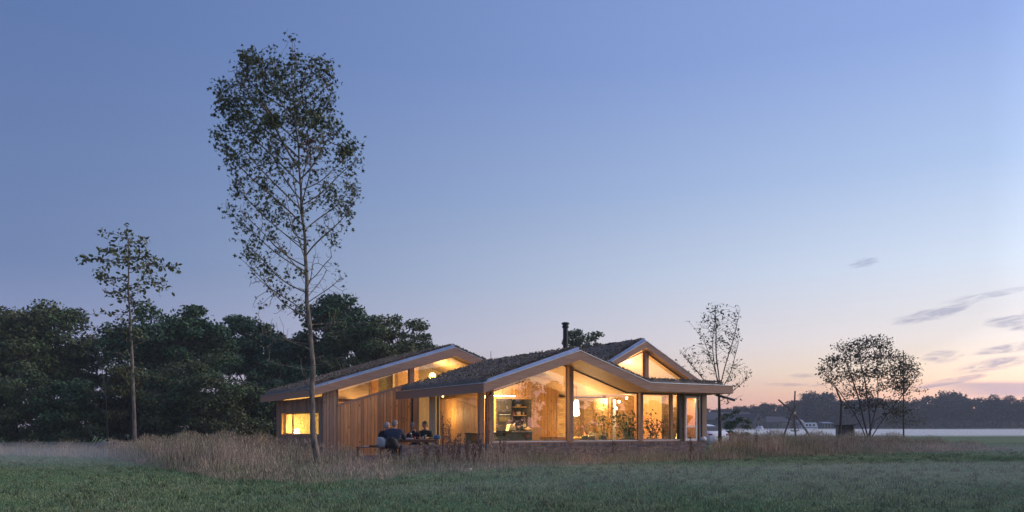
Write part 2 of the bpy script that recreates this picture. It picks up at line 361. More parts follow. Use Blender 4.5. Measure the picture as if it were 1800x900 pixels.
# ------------------------------------------------------------------ house
house = thing('house', 'low timber house with planted gabled roofs and lit glass gables', 'house', (O[0], O[1], 0), TH)
def lerp(pts, x):
    for (a, b), (c, d) in zip(pts, pts[1:]):
        if x <= c: return b + (d - b) * (x - a) / (c - a)
    return pts[-1][1]
F1T = [(-.94, 2.76), (2.97, 4.04), (6.22, 2.975), (10.53, 2.965)]
F1B = [(-.94, 2.45), (2.97, 3.715), (6.22, 2.655), (10.53, 2.65)]
F2T = [(5.3, 3.36), (8.31, 4.93), (12.05, 2.98)]
F2B = [(5.3, 3.13), (8.31, 4.66), (12.05, 2.72)]
F3T = [(-4.47, 2.83), (1.95, 4.80), (6.2, 3.30)]
F3B = [(-4.47, 2.52), (1.95, 4.44), (6.2, 2.95)]
def roof(T, B, v0, v1, sed=.2, flat_end=None, left_fascia=True, right_fascia=True, secut=None):
    """roof slab along v with fascia boards, flashing and a planted top; flat_end: back edge of the last, flat span"""
    rf = None
    for i in range(len(T) - 1):
        ve = flat_end if (flat_end is not None and i == len(T) - 2) else v1
        (a, ta), (b, tb) = T[i], T[i + 1]; (_, ba), (_, bb) = B[i], B[i + 1]
        m = MB().prism([(a, v0 + .04, ba + .012), (b, v0 + .04, bb + .012), (b, v0 + .04, tb - .012), (a, v0 + .04, ta - .012)], (0, ve - v0 - .04, 0))
        r_ = m.build('roof', SOFFIT, house)
        if rf is None: rf = r_
        # fascia plank on the rake
        e = .0 if i else .0
        MB().prism([(a + e, v0, ba), (b, v0, bb), (b, v0, tb), (a + e, v0, ta)], (0, .037, 0)).build('fascia', FASCIA, r_)
        # flashing lying on the edge of the roof
        sl_ = (tb - ta) / (b - a); L = math.hypot(b - a, tb - ta); nx, nz = -(tb - ta) / L, (b - a) / L
        th = .028
        a2, b2 = (a - .02 if i == 0 else a), (b + .02 if i == len(T) - 2 else b)
        za, zb = ta + sl_ * (a2 - a), tb + sl_ * (b2 - b)
        MB().prism([(a2, v0 - .018, za), (b2, v0 - .018, zb), (b2 + nx * th * 0, v0 - .018, zb + th), (a2, v0 - .018, za + th)], (0, .26, 0)).build('flashing', METAL, r_)
        if sl_ > .1:
            MB().prism([(a2 + .10, v0 + .04, za + th + .01), (b2, v0 + .04, zb + th + .01), (b2, v0 + .13, zb + .15), (a2 + .22, v0 + .13, za + .17)], (0, .05, 0)).build('upstand', METAL, r_)
        # planted layer: a lumpy sheet with skirts
        s0 = a + (.10 if i == 0 else -.02); s1 = b - (.10 if i == len(T) - 2 else -.02)
        vs0, vs1 = v0 + .25, ve - .1
        nu = max(4, int((s1 - s0) / .09)); nv = max(4, int((vs1 - vs0) / .12))
        uu = np.linspace(s0, s1, nu + 1); vv = np.linspace(vs0, vs1, nv + 1)
        G = np.zeros((nv + 1, nu + 1, 3))
        ph = rng.uniform(0, 6, 8)
        for jj, v_ in enumerate(vv):
            base = ta + sl_ * (uu - a)
            edge = np.minimum(1, np.minimum((v_ - vs0) / .10, (vs1 - v_) / .10)) * np.clip((uu - s0) / .08 if i == 0 else 1, 0, 1) * np.clip((s1 - uu) / .08 if i == len(T) - 2 else 1, 0, 1)
            lump = .5 + .22 * np.sin(uu * 2.3 + ph[0] + v_) + .2 * np.sin(v_ * 3.1 + ph[1] - uu * 1.3) + .16 * np.sin(uu * 6.1 + ph[2]) * np.sin(v_ * 5.3 + ph[3]) + rng.uniform(-.16, .16, nu + 1)
            G[jj, :, 0] = uu + rng.uniform(-.02, .02, nu + 1); G[jj, :, 1] = v_; G[jj, :, 2] = base - .02 + edge * (sed * .62 + sed * .5 * lump)
        idx = np.arange((nv + 1) * (nu + 1)).reshape(nv + 1, nu + 1)
        F = np.stack([idx[:-1, :-1], idx[:-1, 1:], idx[1:, 1:], idx[1:, :-1]], -1).reshape(-1, 4)
        o = npmesh('planting', G.reshape(-1, 3), F, SEDUM, r_, smooth=True); o['kind'] = 'stuff'
        # tufts
        n = int((s1 - s0) * (vs1 - vs0) * 130)
        pu = rng.uniform(s0 + .05, s1 - .03, n); pv = rng.uniform(vs0 + .02, vs1 - .05, n) 
        near = rng.random(n) < .25; pv[near] = vs0 + rng.random(near.sum()) * .3 + .04
        pz = ta + sl_ * (pu - a) + sed * rng.uniform(.62, 1.0, n)
        hgt = rng.uniform(.03, .085, n); ang = rng.uniform(0, np.pi, n); wd = rng.uniform(.02, .05, n)
        P = np.stack([pu, pv, pz], -1); D = np.stack([np.cos(ang) * wd, np.sin(ang) * wd, 0 * wd], -1)
        Vv = np.stack([P - D, P + D, P + np.stack([rng.normal(0, .03, n), rng.normal(0, .03, n), hgt], -1)], 1).reshape(-1, 3)
        o = npmesh('sedum_tuft', Vv, np.arange(3 * n).reshape(-1, 3), SEDUMT, r_); o['kind'] = 'stuff'
    for side, on in ((0, left_fascia), (-1, right_fascia)):
        if not on: continue
        a, ta = T[side]; ba = B[side][1]; sgn = -1 if side == 0 else 1
        ve = flat_end if (flat_end is not None and side == -1) else v1
        x0, x1 = sorted((a, a + sgn * .035))
        MB().box((x0, v0 + .001, ba - .001), (x1, ve, ta - .003)).build('fascia', FASCIA, rf if side == 0 else r_)
        x0, x1 = sorted((a - sgn * .12, a + sgn * .06))
        MB().box((x0, v0 + .245, ta + .001), (x1, ve, ta + .032)).build('gutter', METAL, rf if side == 0 else r_)
    return rf
roof1 = roof(F1T, F1B, -1.47, 6.45, flat_end=1.62)
roof2 = roof(F2T, F2B, 1.30, 10.2, sed=.16, left_fascia=False)
roof3 = roof(F3T, F3B, 6.72, 15.75, sed=.2)

# --- brick plinth: soldier coping over running bond, its own bricks
def brickwall(parent, u0, u1, v, h0, h1, m_b, m_m, course=.062, blen=.215, depth=.1, coping=False, gap=.010, core=.12):
    wl = MB().box((u0, v, h0), (u1, v + core, h1 - (.0 if not coping else .012))).build('wall', m_m, parent)
    b = MB(); z = h0 + .004; r = 0
    top = h1 - (.11 if coping else 0)
    while z + course - gap < top + .001:
        x = u0 - (blen / 2 if r % 2 else 0)
        while x < u1 - .02:
            a_ = max(x, u0) + .0; e_ = min(x + blen - gap, u1)
            if e_ - a_ > .02:
                p = random.uniform(.006, .014); b.box((a_, v - p, z), (e_, v + .01, z + course - gap))
            x += blen
        z += course; r += 1
    o = b.build('brick', m_b, wl); o['kind'] = 'stuff'
    if coping:
        b = MB(); x = u0
        while x < u1 - .03:
            p = random.uniform(.012, .02); b.box((x, v - p, top + .004), (x + .052, v + core + .012, h1 + random.uniform(-.003, .004))); x += .062
        o = b.build('coping_brick', m_b, wl); o['kind'] = 'stuff'
    return wl
UL = U(706, -.1)
brickwall(house, UL, -.02, -.12, 0, .68, BRICK, MORT, coping=True)
brickwall(house, 0, 10.36, -.12, 0, .685, BRICK, MORT, coping=True)
MB().box((.0, -.10, .69), (8.98, .10, .735)).build('sill_board', FASCIA, house)
MB().box((.10, -.125, .737), (8.93, .10, .765)).build('sill', ALU, house)

# --- posts and frames of the front glazing
def box(name, a, b, m, parent=None, bevel=0.0):
    return MB().box(a, b).build(name, m, parent or house, bevel=bevel)
def bot(u, B=F1B): return lerp(B, u)
box('post', (-.02, -.10, .10), (.17, .09, bot(.08)), POSTW)
uc = U(847, .0)
box('post', (uc - .10, -.02, .10), (uc + .09, .14, bot(uc)), POSTW)
for px, wd, m_ in ((1001.5, .19, POSTW), (1125, .15, POSTW)):
    u_ = U(px, -.08); box('post', (u_ - wd / 2, -.20, .74), (u_ + wd / 2, .06, bot(u_) - .0), m_)
ur = U(1179, 0); box('post', (ur - .06, -.07, .74), (ur + .06, .05, bot(ur)), INWOOD)
ud = U(1193, 0); box('steel_post', (ud - .055, -.12, .68), (ud + .055, .04, bot(ud)), DARKM)
# panes, top edge following the soffit
def pane(u0, u1, h0, B=F1B, v=.0, name='window', m=GLASS, fr=.035, frm=DARKM, brk=()):
    us = [u0] + [k for k in brk if u0 < k < u1] + [u1]
    f = MB()
    tops = [(u_, lerp(B, u_) - .01) for u_ in us]
    # frame: bottom, sides, head pieces
    f.box((u0, v - .02, h0), (u1, v + .03, h0 + fr))
    f.box((u0, v - .018, h0 + fr), (u0 + fr, v + .028, tops[0][1] - fr)); f.box((u1 - fr, v - .018, h0 + fr), (u1, v + .028, tops[-1][1] - fr))
    for (a, ta), (b, tb) in zip(tops, tops[1:]):
        f.prism([(a, v - .022, ta - fr), (b, v - .022, tb - fr), (b, v - .022, tb), (a, v - .022, ta)], (0, .052, 0))
    wn = f.build(name, frm, house)
    poly = [(u0 + fr * .5, v, h0 + fr * .5), (u1 - fr * .5, v, h0 + fr * .5)] + [(u_, v, t - fr * .5) for u_, t in tops[::-1]]
    poly[2] = (u1 - fr * .5, v, tops[-1][1] - fr * .5); poly[-1] = (u0 + fr * .5, v, tops[0][1] - fr * .5)
    MB().add(poly, [tuple(range(len(poly)))]).build('pane', m, wn)
    return wn
um = U(1001.5, -.08); u3 = U(1125, -.08)
pane(.17, um - .095, .766, brk=(2.97,), frm=POSTW, fr=.03)
pane(um + .095, u3 - .075, .766, brk=(6.22,), frm=POSTW, fr=.03)
pane(u3 + .075, ur - .06, .766, brk=(), frm=POSTW, fr=.04)
pane(ur + .06, ud - .055, .766, frm=DARKM, fr=.03)
# --- pavilion end: brick pier, glazed door, downpipe, timber post
brickwall(house, ud + .065, U(1203, 0), .02, .69, bot(9.2), BRICKI, MORTI)
dl, dr = U(1204, 0), U(1225, 0); dt = Hh(dl, 0, 697)
dm = MB(); fr = .075
dm.box((dl, -.03, .70), (dl + fr, .04, dt)).box((dr - fr, -.03, .70), (dr, .04, dt)).box((dl + fr, -.028, dt - fr), (dr - fr, .038, dt)).box((dl + fr, -.028, .70), (dr - fr, .038, .80)).box((dl + fr, -.026, 1.28), (dr - fr, .036, 1.33))
dr_o = dm.build('door', ALU, house)
MB().add([(dl + fr, 0, .8), (dr - fr, 0, .8), (dr - fr, 0, dt - fr), (dl + fr, 0, dt - fr)], [(0, 1, 2, 3)]).build('pane', GLASS, dr_o)
MB().tube([(dl + .1, -.04, 1.02), (dl + .1, -.09, 1.02), (dl + .22, -.09, 1.02)], .012, 6).build('handle', DARKM, dr_o)
box('door_lintel', (dl - .04, -.02, dt + .004), (dr + .05, .05, bot(9.6)), POSTW)
box('door_jamb', (dl - .09, -.06, .69), (dl - .004, .05, bot(9.3)), POSTW)
MB().tube([(U(1229, -.02), -.06, .69), (U(1229, -.02), -.06, bot(10))], .035, 8).build('downpipe', METAL, house)
ur2 = U(1235.5, -.05); box('post', (ur2 - .13, -.16, .685), (ur2 + .12, .10, bot(10.1)), POSTW)
MB().box((dr + .03, .03, .69), (ur2 - .1, .10, bot(10))).build('wall', CEDAR, house)
brickwall(house, 9.0, 10.3, 1.0, .1, 2.6, BRICKI, MORTI)
# rain spout sticking out under the far eave, and the left downpipe with its elbow
MB().tube([(10.1, -1.0, 2.60), (10.5, -1.05, 2.52), (11.0, -1.12, 2.40)], [.05, .05, .055], 8).build('rain_spout', DARKM, house)
up = U(853.5, -.15)
MB().tube([(up + .16, -.28, 2.62), (up + .15, -.28, 2.50), (up - .02, -.22, 2.30), (up - .02, -.22, .1)], .038, 8).build('downpipe', DARKM, house)

# --- side glazing of the front wing (plane u = 0)
def spane(v0, v1, h0, h1, u=0.0, frm=DARKM, fr=.06, parent=None, m=GLASSS):
    f = MB(); f.box((u - .03, v0, h0), (u + .03, v1, h0 + fr)).box((u - .03, v0, h1 - fr), (u + .03, v1, h1)).box((u - .028, v0, h0 + fr), (u + .028, v0 + fr, h1 - fr)).box((u - .028, v1 - fr, h0 + fr), (u + .028, v1, h1 - fr))
    wn = f.build('window', frm, parent or house)
    MB().add([(u, v0 + fr * .5, h0 + fr * .5), (u, v1 - fr * .5, h0 + fr * .5), (u, v1 - fr * .5, h1 - fr * .5), (u, v0 + fr * .5, h1 - fr * .5)], [(0, 1, 2, 3)]).build('pane', m, wn)
    return wn
hs = bot(0) - .01
va, vb = Vf(769, 0), Vf(760, 0)
spane(.1, va - .03, .11, hs); spane(vb + .12, 7.0, .11, hs)
box('door_post', (-.10, va - .02, .10), (.08, vb + .10, hs), CREAMF)
MB().cbox((-.07, va + .05, 1.15), (.05, .03, .22)).build('door_handle', ALU, house)
# --- indoors: floor, timber core with kitchen niche, back walls
box('floor', (.03, .12, 0.02), (10.25, 6.3, .10), FLOOR)
def boards(parent, pts, axis, top, base, m, wmin=.11, wmax=.17, depth=.024, skip=None, outward=-1, at=0.0, name='board'):
    """vertical boards along u (axis 'u') or v; top/base are functions of the coordinate; skip(x0,x1)->list of (lo,hi) spans kept"""
    x, xe = pts
    while x < xe - .02:
        wd = min(random.uniform(wmin, wmax), xe - x); x1 = x + wd - .013
        spans = skip(x, x1) if skip else None
        if spans is None: spans = [(base((x + x1) / 2), None)]
        for lo, hi in spans:
            d = depth * random.uniform(.75, 1.2)
            t0, t1 = (top(x), top(x1)) if hi is None else (hi, hi)
            a, b = (at, at + outward * d)
            if axis == 'u':
                o = MB().prism([(x, a, lo), (x1, a, lo), (x1, a, t1), (x, a, t0)], (0, b - a, 0))
            else:
                o = MB().prism([(a, x, lo), (a, x1, lo), (a, x1, t1), (a, x, t0)], (b - a, 0, 0))
            o.build(name, m, parent)
        x += wd
UB0, VB0 = .72, 2.0
nl, nr = U(875, VB0), U(935, VB0); nt = Hh(nl, VB0, 701); ue = U(983, VB0)
ctop = lambda u: 3.19 - abs(u - 2.97) * .326
core = MB().prism([(UB0 + .03, VB0 + .62, .1), (ue, VB0 + .62, .1), (ue, VB0 + .62, ctop(ue) - .02), (2.97, VB0 + .62, 3.17), (UB0 + .03, VB0 + .62, ctop(UB0) - .02)], (0, 3.6, 0)).build('wall', PLASTER, house)
core2 = MB().prism([(UB0 + .03, VB0 + .02, .1), (nl, VB0 + .02, .1), (nl, VB0 + .02, nt), (nr, VB0 + .02, nt), (nr, VB0 + .02, .1), (ue, VB0 + .02, .1), (ue, VB0 + .02, ctop(ue) - .02), (2.97, VB0 + .02, 3.17), (UB0 + .03, VB0 + .02, ctop(UB0) - .02)], (0, .60, 0))
core2 = core2.build('wall', BARKD, house)
boards(core2, (UB0, ue), 'u', ctop, lambda u: .1, INWOOD, at=VB0 + .02, skip=lambda a, b: ([(nt, None)] if (a > nl - .09 and b < nr + .09) else None))
boards(core2, (VB0, 6.2), 'v', lambda v: ctop(UB0) + .0, lambda v: .1, INWOOD, at=UB0 + .028)
backw = MB().prism([(.03, 6.3, .1), (10.3, 6.3, .1), (10.3, 6.3, 2.9), (8.31, 6.3, 4.55), (6.2, 6.3, 3.45), (5.6, 6.3, 3.05), (2.97, 6.3, bot(2.97) + .05), (.03, 6.3, bot(.03) + .05)], (0, .1, 0)).build('wall', PLASTER, house)
box('wall', (10.3, .12, .1), (10.4, 6.3, 2.9), CEDAR)
# ceilings over the glazed rooms, just below the roof slabs
for a, b in ((.05, 2.97), (2.97, 6.22)):
    MB().prism([(a, .04, bot(a) - .02), (b, .04, bot(b) - .02), (b, .04, bot(b) - .004), (a, .04, bot(a) - .004)], (0, 6.2, 0)).build('ceiling', CEIL, house)
MB().prism([(6.23, .04, bot(6.23) - .02), (10.25, .04, bot(10.2) - .02), (10.25, .04, bot(10.2) - .005), (6.23, .04, bot(6.23) - .005)], (0, 1.5, 0)).build('ceiling', CEIL, house)
ub1 = U(1072, 4.0)
bw = brickwall(house, ue + .02, ub1, 4.0, .1, 2.58, BRICKI, MORTI, core=.5)
bw = brickwall(house, U(1024, 3.8), U(1041, 3.8), 3.7, .1, 2.45, BRICKI, MORTI, core=.28)
brickwall(house, ub1 + .25, 10.25, 4.6, .1, 2.75, BRICKI, MORTI, core=.3)
box('indoor_post', (U(1071, 3.2) - .1, 3.1, .1), (U(1071, 3.2) + .08, 3.2, 2.6), INWOOD)
box('door_frame', (U(1078, 3.0), 3.0, .1), (U(1078, 3.0) + .14, 3.06, 2.5), ALU)
box('screen_wall', (U(1130, 3.2), 3.2, .1), (9.6, 3.3, 1.62), mat('dark_walnut', (.12, .07, .035), .5))
box('shelf_board', (U(1130, 3.1), 3.1, 1.64), (9.6, 3.32, 1.68), INWOOD)

# --- upper gable of the rear wing
UG0 = 6.25
g2 = lambda u: lerp(F2B, u)
pc = U(1135, 1.66)
box('post', (pc - .09, 1.56, 2.95), (pc + .09, 1.72, g2(pc)), POSTW)
def tri(u0, u1, h0):
    f = MB(); v = 1.68; fr = .05; t0, t1 = g2(u0) - .01, g2(u1) - .01
    return pane(u0, u1, h0, B=F2B, v=1.68, m=GLASSB, fr=.04, frm=POSTW)
tri(UG0, pc - .09, 3.0); tri(pc + .09, 11.35, 3.0)
def underwall(B, u0, u1, v, z0, m, th=.1, brk=()):
    us = [u0] + [k for k in brk if u0 < k < u1] + [u1]
    return MB().prism([(u0, v, z0), (u1, v, z0)] + [(q, v, lerp(B, q) + .02) for q in us[::-1]], (0, th, 0)).build('wall', m, house)
for a, b in ((UG0, 8.31), (8.31, 12.0)):
    MB().prism([(a, 1.75, g2(a) - .02), (b, 1.75, g2(b) - .02), (b, 1.75, g2(b) - .004), (a, 1.75, g2(a) - .004)], (0, 6, 0)).build('ceiling', CEIL, house)
underwall(F2B, 5.35, 11.9, 5.6, 2.7, PLASTER, brk=(8.31,))
# --- left wing: boarded wall, clerestory glazing, ribbon window on the far side
VW = 7.14
slp = (3.16 - 2.17) / 3.28
ws = lambda u: 2.17 + (u + 3.28) * slp
lw = MB().prism([(-3.86, VW, 0), (-.02, VW, 0), (-.02, VW, ws(-.02) - .03), (-3.28, VW, ws(-3.28) - .03), (-3.28, VW, bot(-3.28, F3B)), (-3.86, VW, bot(-3.86, F3B))], (0, .14, 0)).build('wall', BARKD, house)
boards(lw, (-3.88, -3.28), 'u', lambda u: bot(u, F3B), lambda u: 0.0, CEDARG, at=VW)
boards(lw, (-3.28, .02), 'u', lambda u: ws(u) - .03, lambda u: 0.0, CEDAR, at=VW)
MB().prism([(-3.28, VW - .05, ws(-3.28) - .03), (.4, VW - .05, ws(.4) - .03), (.4, VW - .05, ws(.4) + .03), (-3.28, VW - .05, ws(-3.28) + .03)], (0, .18, 0)).build('sill', FASCIA, lw)
def clere(u0, u1, m=GLASSB):
    v = VW + .03; fr = .035
    b0, b1, t0, t1 = ws(u0) + .03, ws(u1) + .03, bot(u0, F3B) - .01, bot(u1, F3B) - .01
    f = MB()
    f.prism([(u0, v, b0), (u1, v, b1), (u1, v, b1 + fr), (u0, v, b0 + fr)], (0, .05, 0)); f.prism([(u0, v, t0 - fr), (u1, v, t1 - fr), (u1, v, t1), (u0, v, t0)], (0, .05, 0))
    f.prism([(u0, v + .002, b0 + fr), (u0 + fr, v + .002, b0 + fr), (u0 + fr, v + .002, t0 - fr), (u0, v + .002, t0 - fr)], (0, .046, 0))
    f.prism([(u1 - fr, v + .002, b1 + fr), (u1, v + .002, b1 + fr), (u1, v + .002, t1 - fr), (u1 - fr, v + .002, t1 - fr)], (0, .046, 0))
    wn = f.build('window', POSTW, house)
    MB().add([(u0 + .02, v + .025, b0 + .02), (u1 - .02, v + .025, b1 + .02), (u1 - .02, v + .025, t1 - .02), (u0 + .02, v + .025, t0 - .02)], [(0, 1, 2, 3)]).build('pane', m, wn)
uq = U(723.5, VW)
clere(-3.26, uq - .11)
box('post', (uq - .11, VW - .06, ws(uq) - .04), (uq + .09, VW + .10, bot(uq, F3B)), FASCIA)
pane(uq + .10, 3.6, 3.05, B=F3B, v=VW + .04, m=GLASSB, brk=(1.95,), frm=POSTW, fr=.035)
box('wall', (.0, VW + .12, .1), (5.5, VW + .2, 3.0), PLASTER)
# far (left) face with its long window
sv0, sv1 = 7.75, 13.95
hb, ht = .93, 1.94
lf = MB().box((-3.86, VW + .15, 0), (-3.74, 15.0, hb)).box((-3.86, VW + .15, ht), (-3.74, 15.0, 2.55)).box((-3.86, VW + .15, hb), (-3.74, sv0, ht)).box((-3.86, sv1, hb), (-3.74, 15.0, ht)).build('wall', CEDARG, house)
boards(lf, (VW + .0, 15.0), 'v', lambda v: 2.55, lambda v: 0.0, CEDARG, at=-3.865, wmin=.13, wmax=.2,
       skip=lambda a, b: ([(0.0, hb - .03), (ht + .03, None)] if (a > sv0 - .1 and b < sv1 + .1) else None))
MB().box((-3.90, sv0 - .02, hb - .035), (-3.60, sv1 + .02, hb)).build('window_board', INWOOD, lf)
MB().box((-3.88, sv1, hb), (-3.58, sv1 + .03, ht)).build('window_reveal', INWOOD, lf)
MB().box((-3.88, sv0 - .02, ht), (-3.58, sv1 + .02, ht + .03)).build('window_head', INWOOD, lf)
for a, b in ((sv0, 9.2), (9.24, 12.7), (12.74, sv1)):
    spane(a, b, hb + .003, ht - .003, u=-3.66, frm=POSTW, fr=.05)
# rooms behind: back walls and partitions
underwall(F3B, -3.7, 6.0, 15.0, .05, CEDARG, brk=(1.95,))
fw = underwall(F3B, -3.62, -1.7, 14.6, .05, PLASTER)
boards(fw, (-3.6, -1.72), 'u', lambda u: 2.6, lambda u: .06, mat('pale_boards', (.62, .48, .26), .6), at=14.6)
underwall(F3B, -2.2, 5.6, 10.9, .1, PLASTER, brk=(1.95,))
box('wall', (5.6, 7.3, .1), (5.7, 11.0, 3.1), PLASTER)
for a, b in ((-3.7, 1.95), (1.95, 5.9)):
    MB().prism([(a, VW + .15, bot(a, F3B) - .02), (b, VW + .15, bot(b, F3B) - .02), (b, VW + .15, bot(b, F3B) - .004), (a, VW + .15, bot(a, F3B) - .004)], (0, 7.8, 0)).build('ceiling', CEIL, house)
def slopewall(pxa, pxb, v, z0, m, name='wall', th=.06):
    a, b = U(pxa, v), U(pxb, v); return MB().prism([(a, v, z0), (b, v, z0), (b, v, bot(b, F3B) - .02), (a, v, bot(a, F3B) - .02)], (0, th, 0)).build(name, m, house)
slopewall(653, 665, 9.9, 1.9, INWOOD, 'inner_post', .12)
slopewall(665, 691, 10.3, 1.9, mat('olive_panel', (.20, .18, .08), .5), 'wall')
slopewall(691, 699, 10.1, 1.9, CREAMF, 'door_frame')
slopewall(699, 722, 10.0, 1.9, SOFFIT, 'wall')
slopewall(727, 736, 10.0, 2.6, SOFFIT, 'wall')
a_, b_ = U(592, 7.8), U(656, 7.8); hz_ = Hh(a_, 7.8, 703)
MB().box((a_, 7.8, hz_ - .07), (b_, 7.95, hz_ + .05)).build('cross_beam', INWOOD, house)
MB().box((a_, 10.3, 1.2), (b_ + .1, 10.36, Hh(a_, 10.3, 703))).build('wall', SOFFIT, house)
# chimney flue on the ridge, aerial behind
def world_to_house(x, y):
    dx, dy = x - O[0], y - O[1]; return dx * CT + dy * ST, -dx * ST + dy * CT
cu, cvv = world_to_house(GX(994, 32.2), 32.2)
z0 = lerp(F1T, cu); z1 = GH(571, 32.2)
fl = MB().tube([(cu, cvv, z0), (cu, cvv, z1 - .1)], .10, 14).build('flue', BLACKP, house, smooth=False)
MB().lathe([(.10, -.12), (.135, -.10), (.135, -.02), (.11, -.01), (.11, .03), (.16, .04), (.16, .10), (.10, .12)], (cu, cvv, z1 - .02), 14).build('flue_cap', BLACKP, fl)
MB().lathe([(.18, 0), (.18, .06), (.11, .16)], (cu, cvv, z0 + .12), 14).build('flue_collar', DARKM, fl)
au, av = world_to_house(GX(863, 37), 37)
MB().tube([(au, av, 3.9), (au, av, GH(617, 37))], .018, 6).build('aerial', ALU, house)
au, av = world_to_house(GX(850, 36.5), 36.5)
MB().box((au - .6, av - .3, 4.0), (au + .5, av + .3, GH(634, 36.5))).build('roof_upstand', METAL, house)

# ------------------------------------------------------------------ lamps and indoor light
LK = 2.8
def plight(loc, power, r=.12, col=(1, .66, .34)):
    l = bpy.data.lights.new('bulb', 'POINT'); l.energy = power * LK; l.shadow_soft_size = r; l.color = col
    return l
def addlight(parent, local, power, r=.12, col=(1, .64, .31)):
    l = plight(None, power, r, col); o = bpy.data.objects.new('bulb', l); C.objects.link(o); o.parent = parent; o.location = local
    return o
def at(u, v, h=.1): return tuple(HW(u, v, h))
v_ = 2.0; u_ = U(1013, v_)
pl = thing('pendant_lamp', 'glowing white drop-shaped pendant lamp right of the middle post', 'lamp', at(u_, v_, 1.75), TH)
MB().lathe([(.03, .67), (.075, .64), (.10, .55), (.105, .40), (.10, .28), (.135, .15), (.14, .08), (.10, .01), (.03, 0)], (0, 0, 0), 16).build('shade', LAMPW, pl, smooth=True)
MB().ball((-.11, -.08, .12), (.09, .09, .14)).build('shade', LAMPW, pl, smooth=True)
MB().tube([(0, 0, .66), (0, 0, 1.75)], .008, 5).build('cord', DARKM, pl)
addlight(pl, (0, -.1, -.25), 110, .15)
v_ = 1.2; u_ = U(867, v_)
ll = thing('linear_lamp', 'thin glowing strip lamp hanging over the kitchen island', 'lamp', at(u_ - .2, v_, Hh(u_, v_, 696.5)), TH)
MB().box((0, -.02, 0), (1.15, .02, .045)).build('diffuser', LEDW, ll)
MB().box((0, -.025, .046), (1.15, .025, .075)).tube([(.1, 0, .07), (.1, 0, .45)], .005, 4).tube([(1.05, 0, .07), (1.05, 0, .6)], .005, 4).build('housing', DARKM, ll)
addlight(ll, (.55, 0, -.12), 70, .2)
for px, py, lab in ((1088, 706, 'upper round glowing wall lamp beside the big house plant'), (1083, 717.5, 'lower round glowing wall lamp beside the big house plant')):
    v_ = 2.9; u_ = U(px, v_)
    t = thing('wall_lamp', lab, 'lamp', at(u_, v_, Hh(u_, v_, py)), TH, 'round wall lamps')
    MB().ball((0, 0, 0), .062).build('bulb_globe', LAMPW, t, smooth=True); MB().tube([(0, .05, 0), (0, .2, 0)], .015, 6).build('bracket', DARKM, t)
t = thing('uplighter', 'small bright uplighter on the brick wall near the ceiling', 'lamp', at(U(1065, 3.85), 3.9, Hh(U(1065, 3.85), 3.9, 709)), TH)
MB().lathe([(.035, 0), (.05, .16)], (0, 0, 0), 10).build('shade', LAMPW, t)
addlight(t, (0, -.15, .15), 45, .08)
u_ = U(760, 9.2)
t = thing('globe_lamp', 'glowing globe lamp behind the upper left gable window', 'lamp', at(u_, 9.2, Hh(u_, 9.2, 661)), TH)
MB().ball((0, 0, 0), .17).build('globe', emis('yellow_globe', (1, .82, .32), 3.2), t, smooth=True); MB().tube([(0, 0, .17), (0, 0, 1.0)], .008, 5).build('cord', DARKM, t)
addlight(t, (0, -.35, -.1), 75, .2, (1, .62, .22))
x_, y_ = -1.0, 0
t = thing('room_lamp', 'ceiling lamp inside the left wing behind the sloping window', 'lamp', at(-1.0, 9.6, 2.35), TH)
MB().lathe([(.16, 0), (.10, .14), (.03, .16)], (0, 0, 0), 12).build('shade', LAMPY, t); MB().tube([(0, 0, .15), (0, 0, 1.1)], .008, 5).build('cord', DARKM, t)
addlight(t, (0, -.1, -.12), 60, .12, (1, .50, .16))
vq = Vf(523, -2.6)
vq = Vf(522, -3.3)
t = thing('table_lamp', 'bright lamp standing inside the far left window', 'lamp', at(-3.3, vq, .90), TH)
MB().lathe([(.02, 0), (.02, .06), (.15, .07), (.11, .28), (.03, .29)], (0, 0, 0), 12).build('shade', LAMPW, t); MB().lathe([(.08, 0), (.08, .02), (.02, .04), (.015, .10)], (0, 0, -.04), 10).build('foot', DARKM, t)
addlight(t, (.1, .3, .35), 80, .1, (1, .66, .22)); addlight(t, (.3, -1.5, .6), 40, .1, (1, .60, .22))
t = thing('side_table', 'small side table under the bright lamp in the far left window', 'table', at(-3.3, vq, .05), TH)
MB().box((-.3, -.25, .80), (.3, .25, .84)).build('top', INWOOD, t)
for a in (-.27, .24):
    for b in (-.22, .19): MB().box((a, b, 0), (a + .03, b + .03, .80)).build('leg', INWOOD, t)
t = thing('room_spot', 'small ceiling spot behind the right-hand upper gable', 'lamp', at(8.6, 3.6, 4.3), TH)
MB().lathe([(.05, 0), (.06, .14)], (0, 0, 0), 10).build('shade', LAMPY, t)
addlight(t, (0, 0, -.2), 95, .1, (1, .66, .32))
t = thing('added_side_light', 'added spot brightening the timber wall beside the glass doors', 'lamp', at(.42, 1.0, 2.35), TH)
MB().lathe([(.04, 0), (.05, .1)], (0, 0, 0), 10).build('shade', LAMPY, t)
addlight(t, (0, 0, -.55), 62, .08, (1, .64, .26))  # bulb and shade added to brighten the timber wall, no known fitting here
t = thing('added_side_light', 'added wall-brightening spot deeper in, beside the cream door post', 'lamp', at(.26, 4.4, 2.5), TH)
MB().lathe([(.04, 0), (.05, .1)], (0, 0, 0), 10).build('shade', LAMPY, t)
addlight(t, (-.05, 0, -.7), 24, .08, (1, .64, .26))  # second added bulb, lifts the boards further back
t = thing('end_spot', 'small ceiling spot above the low partition at the right end', 'lamp', at(8.2, 2.5, 2.5), TH)
MB().lathe([(.04, 0), (.05, .1)], (0, 0, 0), 10).build('shade', LAMPY, t)
addlight(t, (0, -.1, -.15), 38, .08, (1, .68, .30))
t = thing('hallway_spot', 'small ceiling spot above the brick wall behind the narrow door', 'lamp', at(9.6, .55, 2.56), TH)
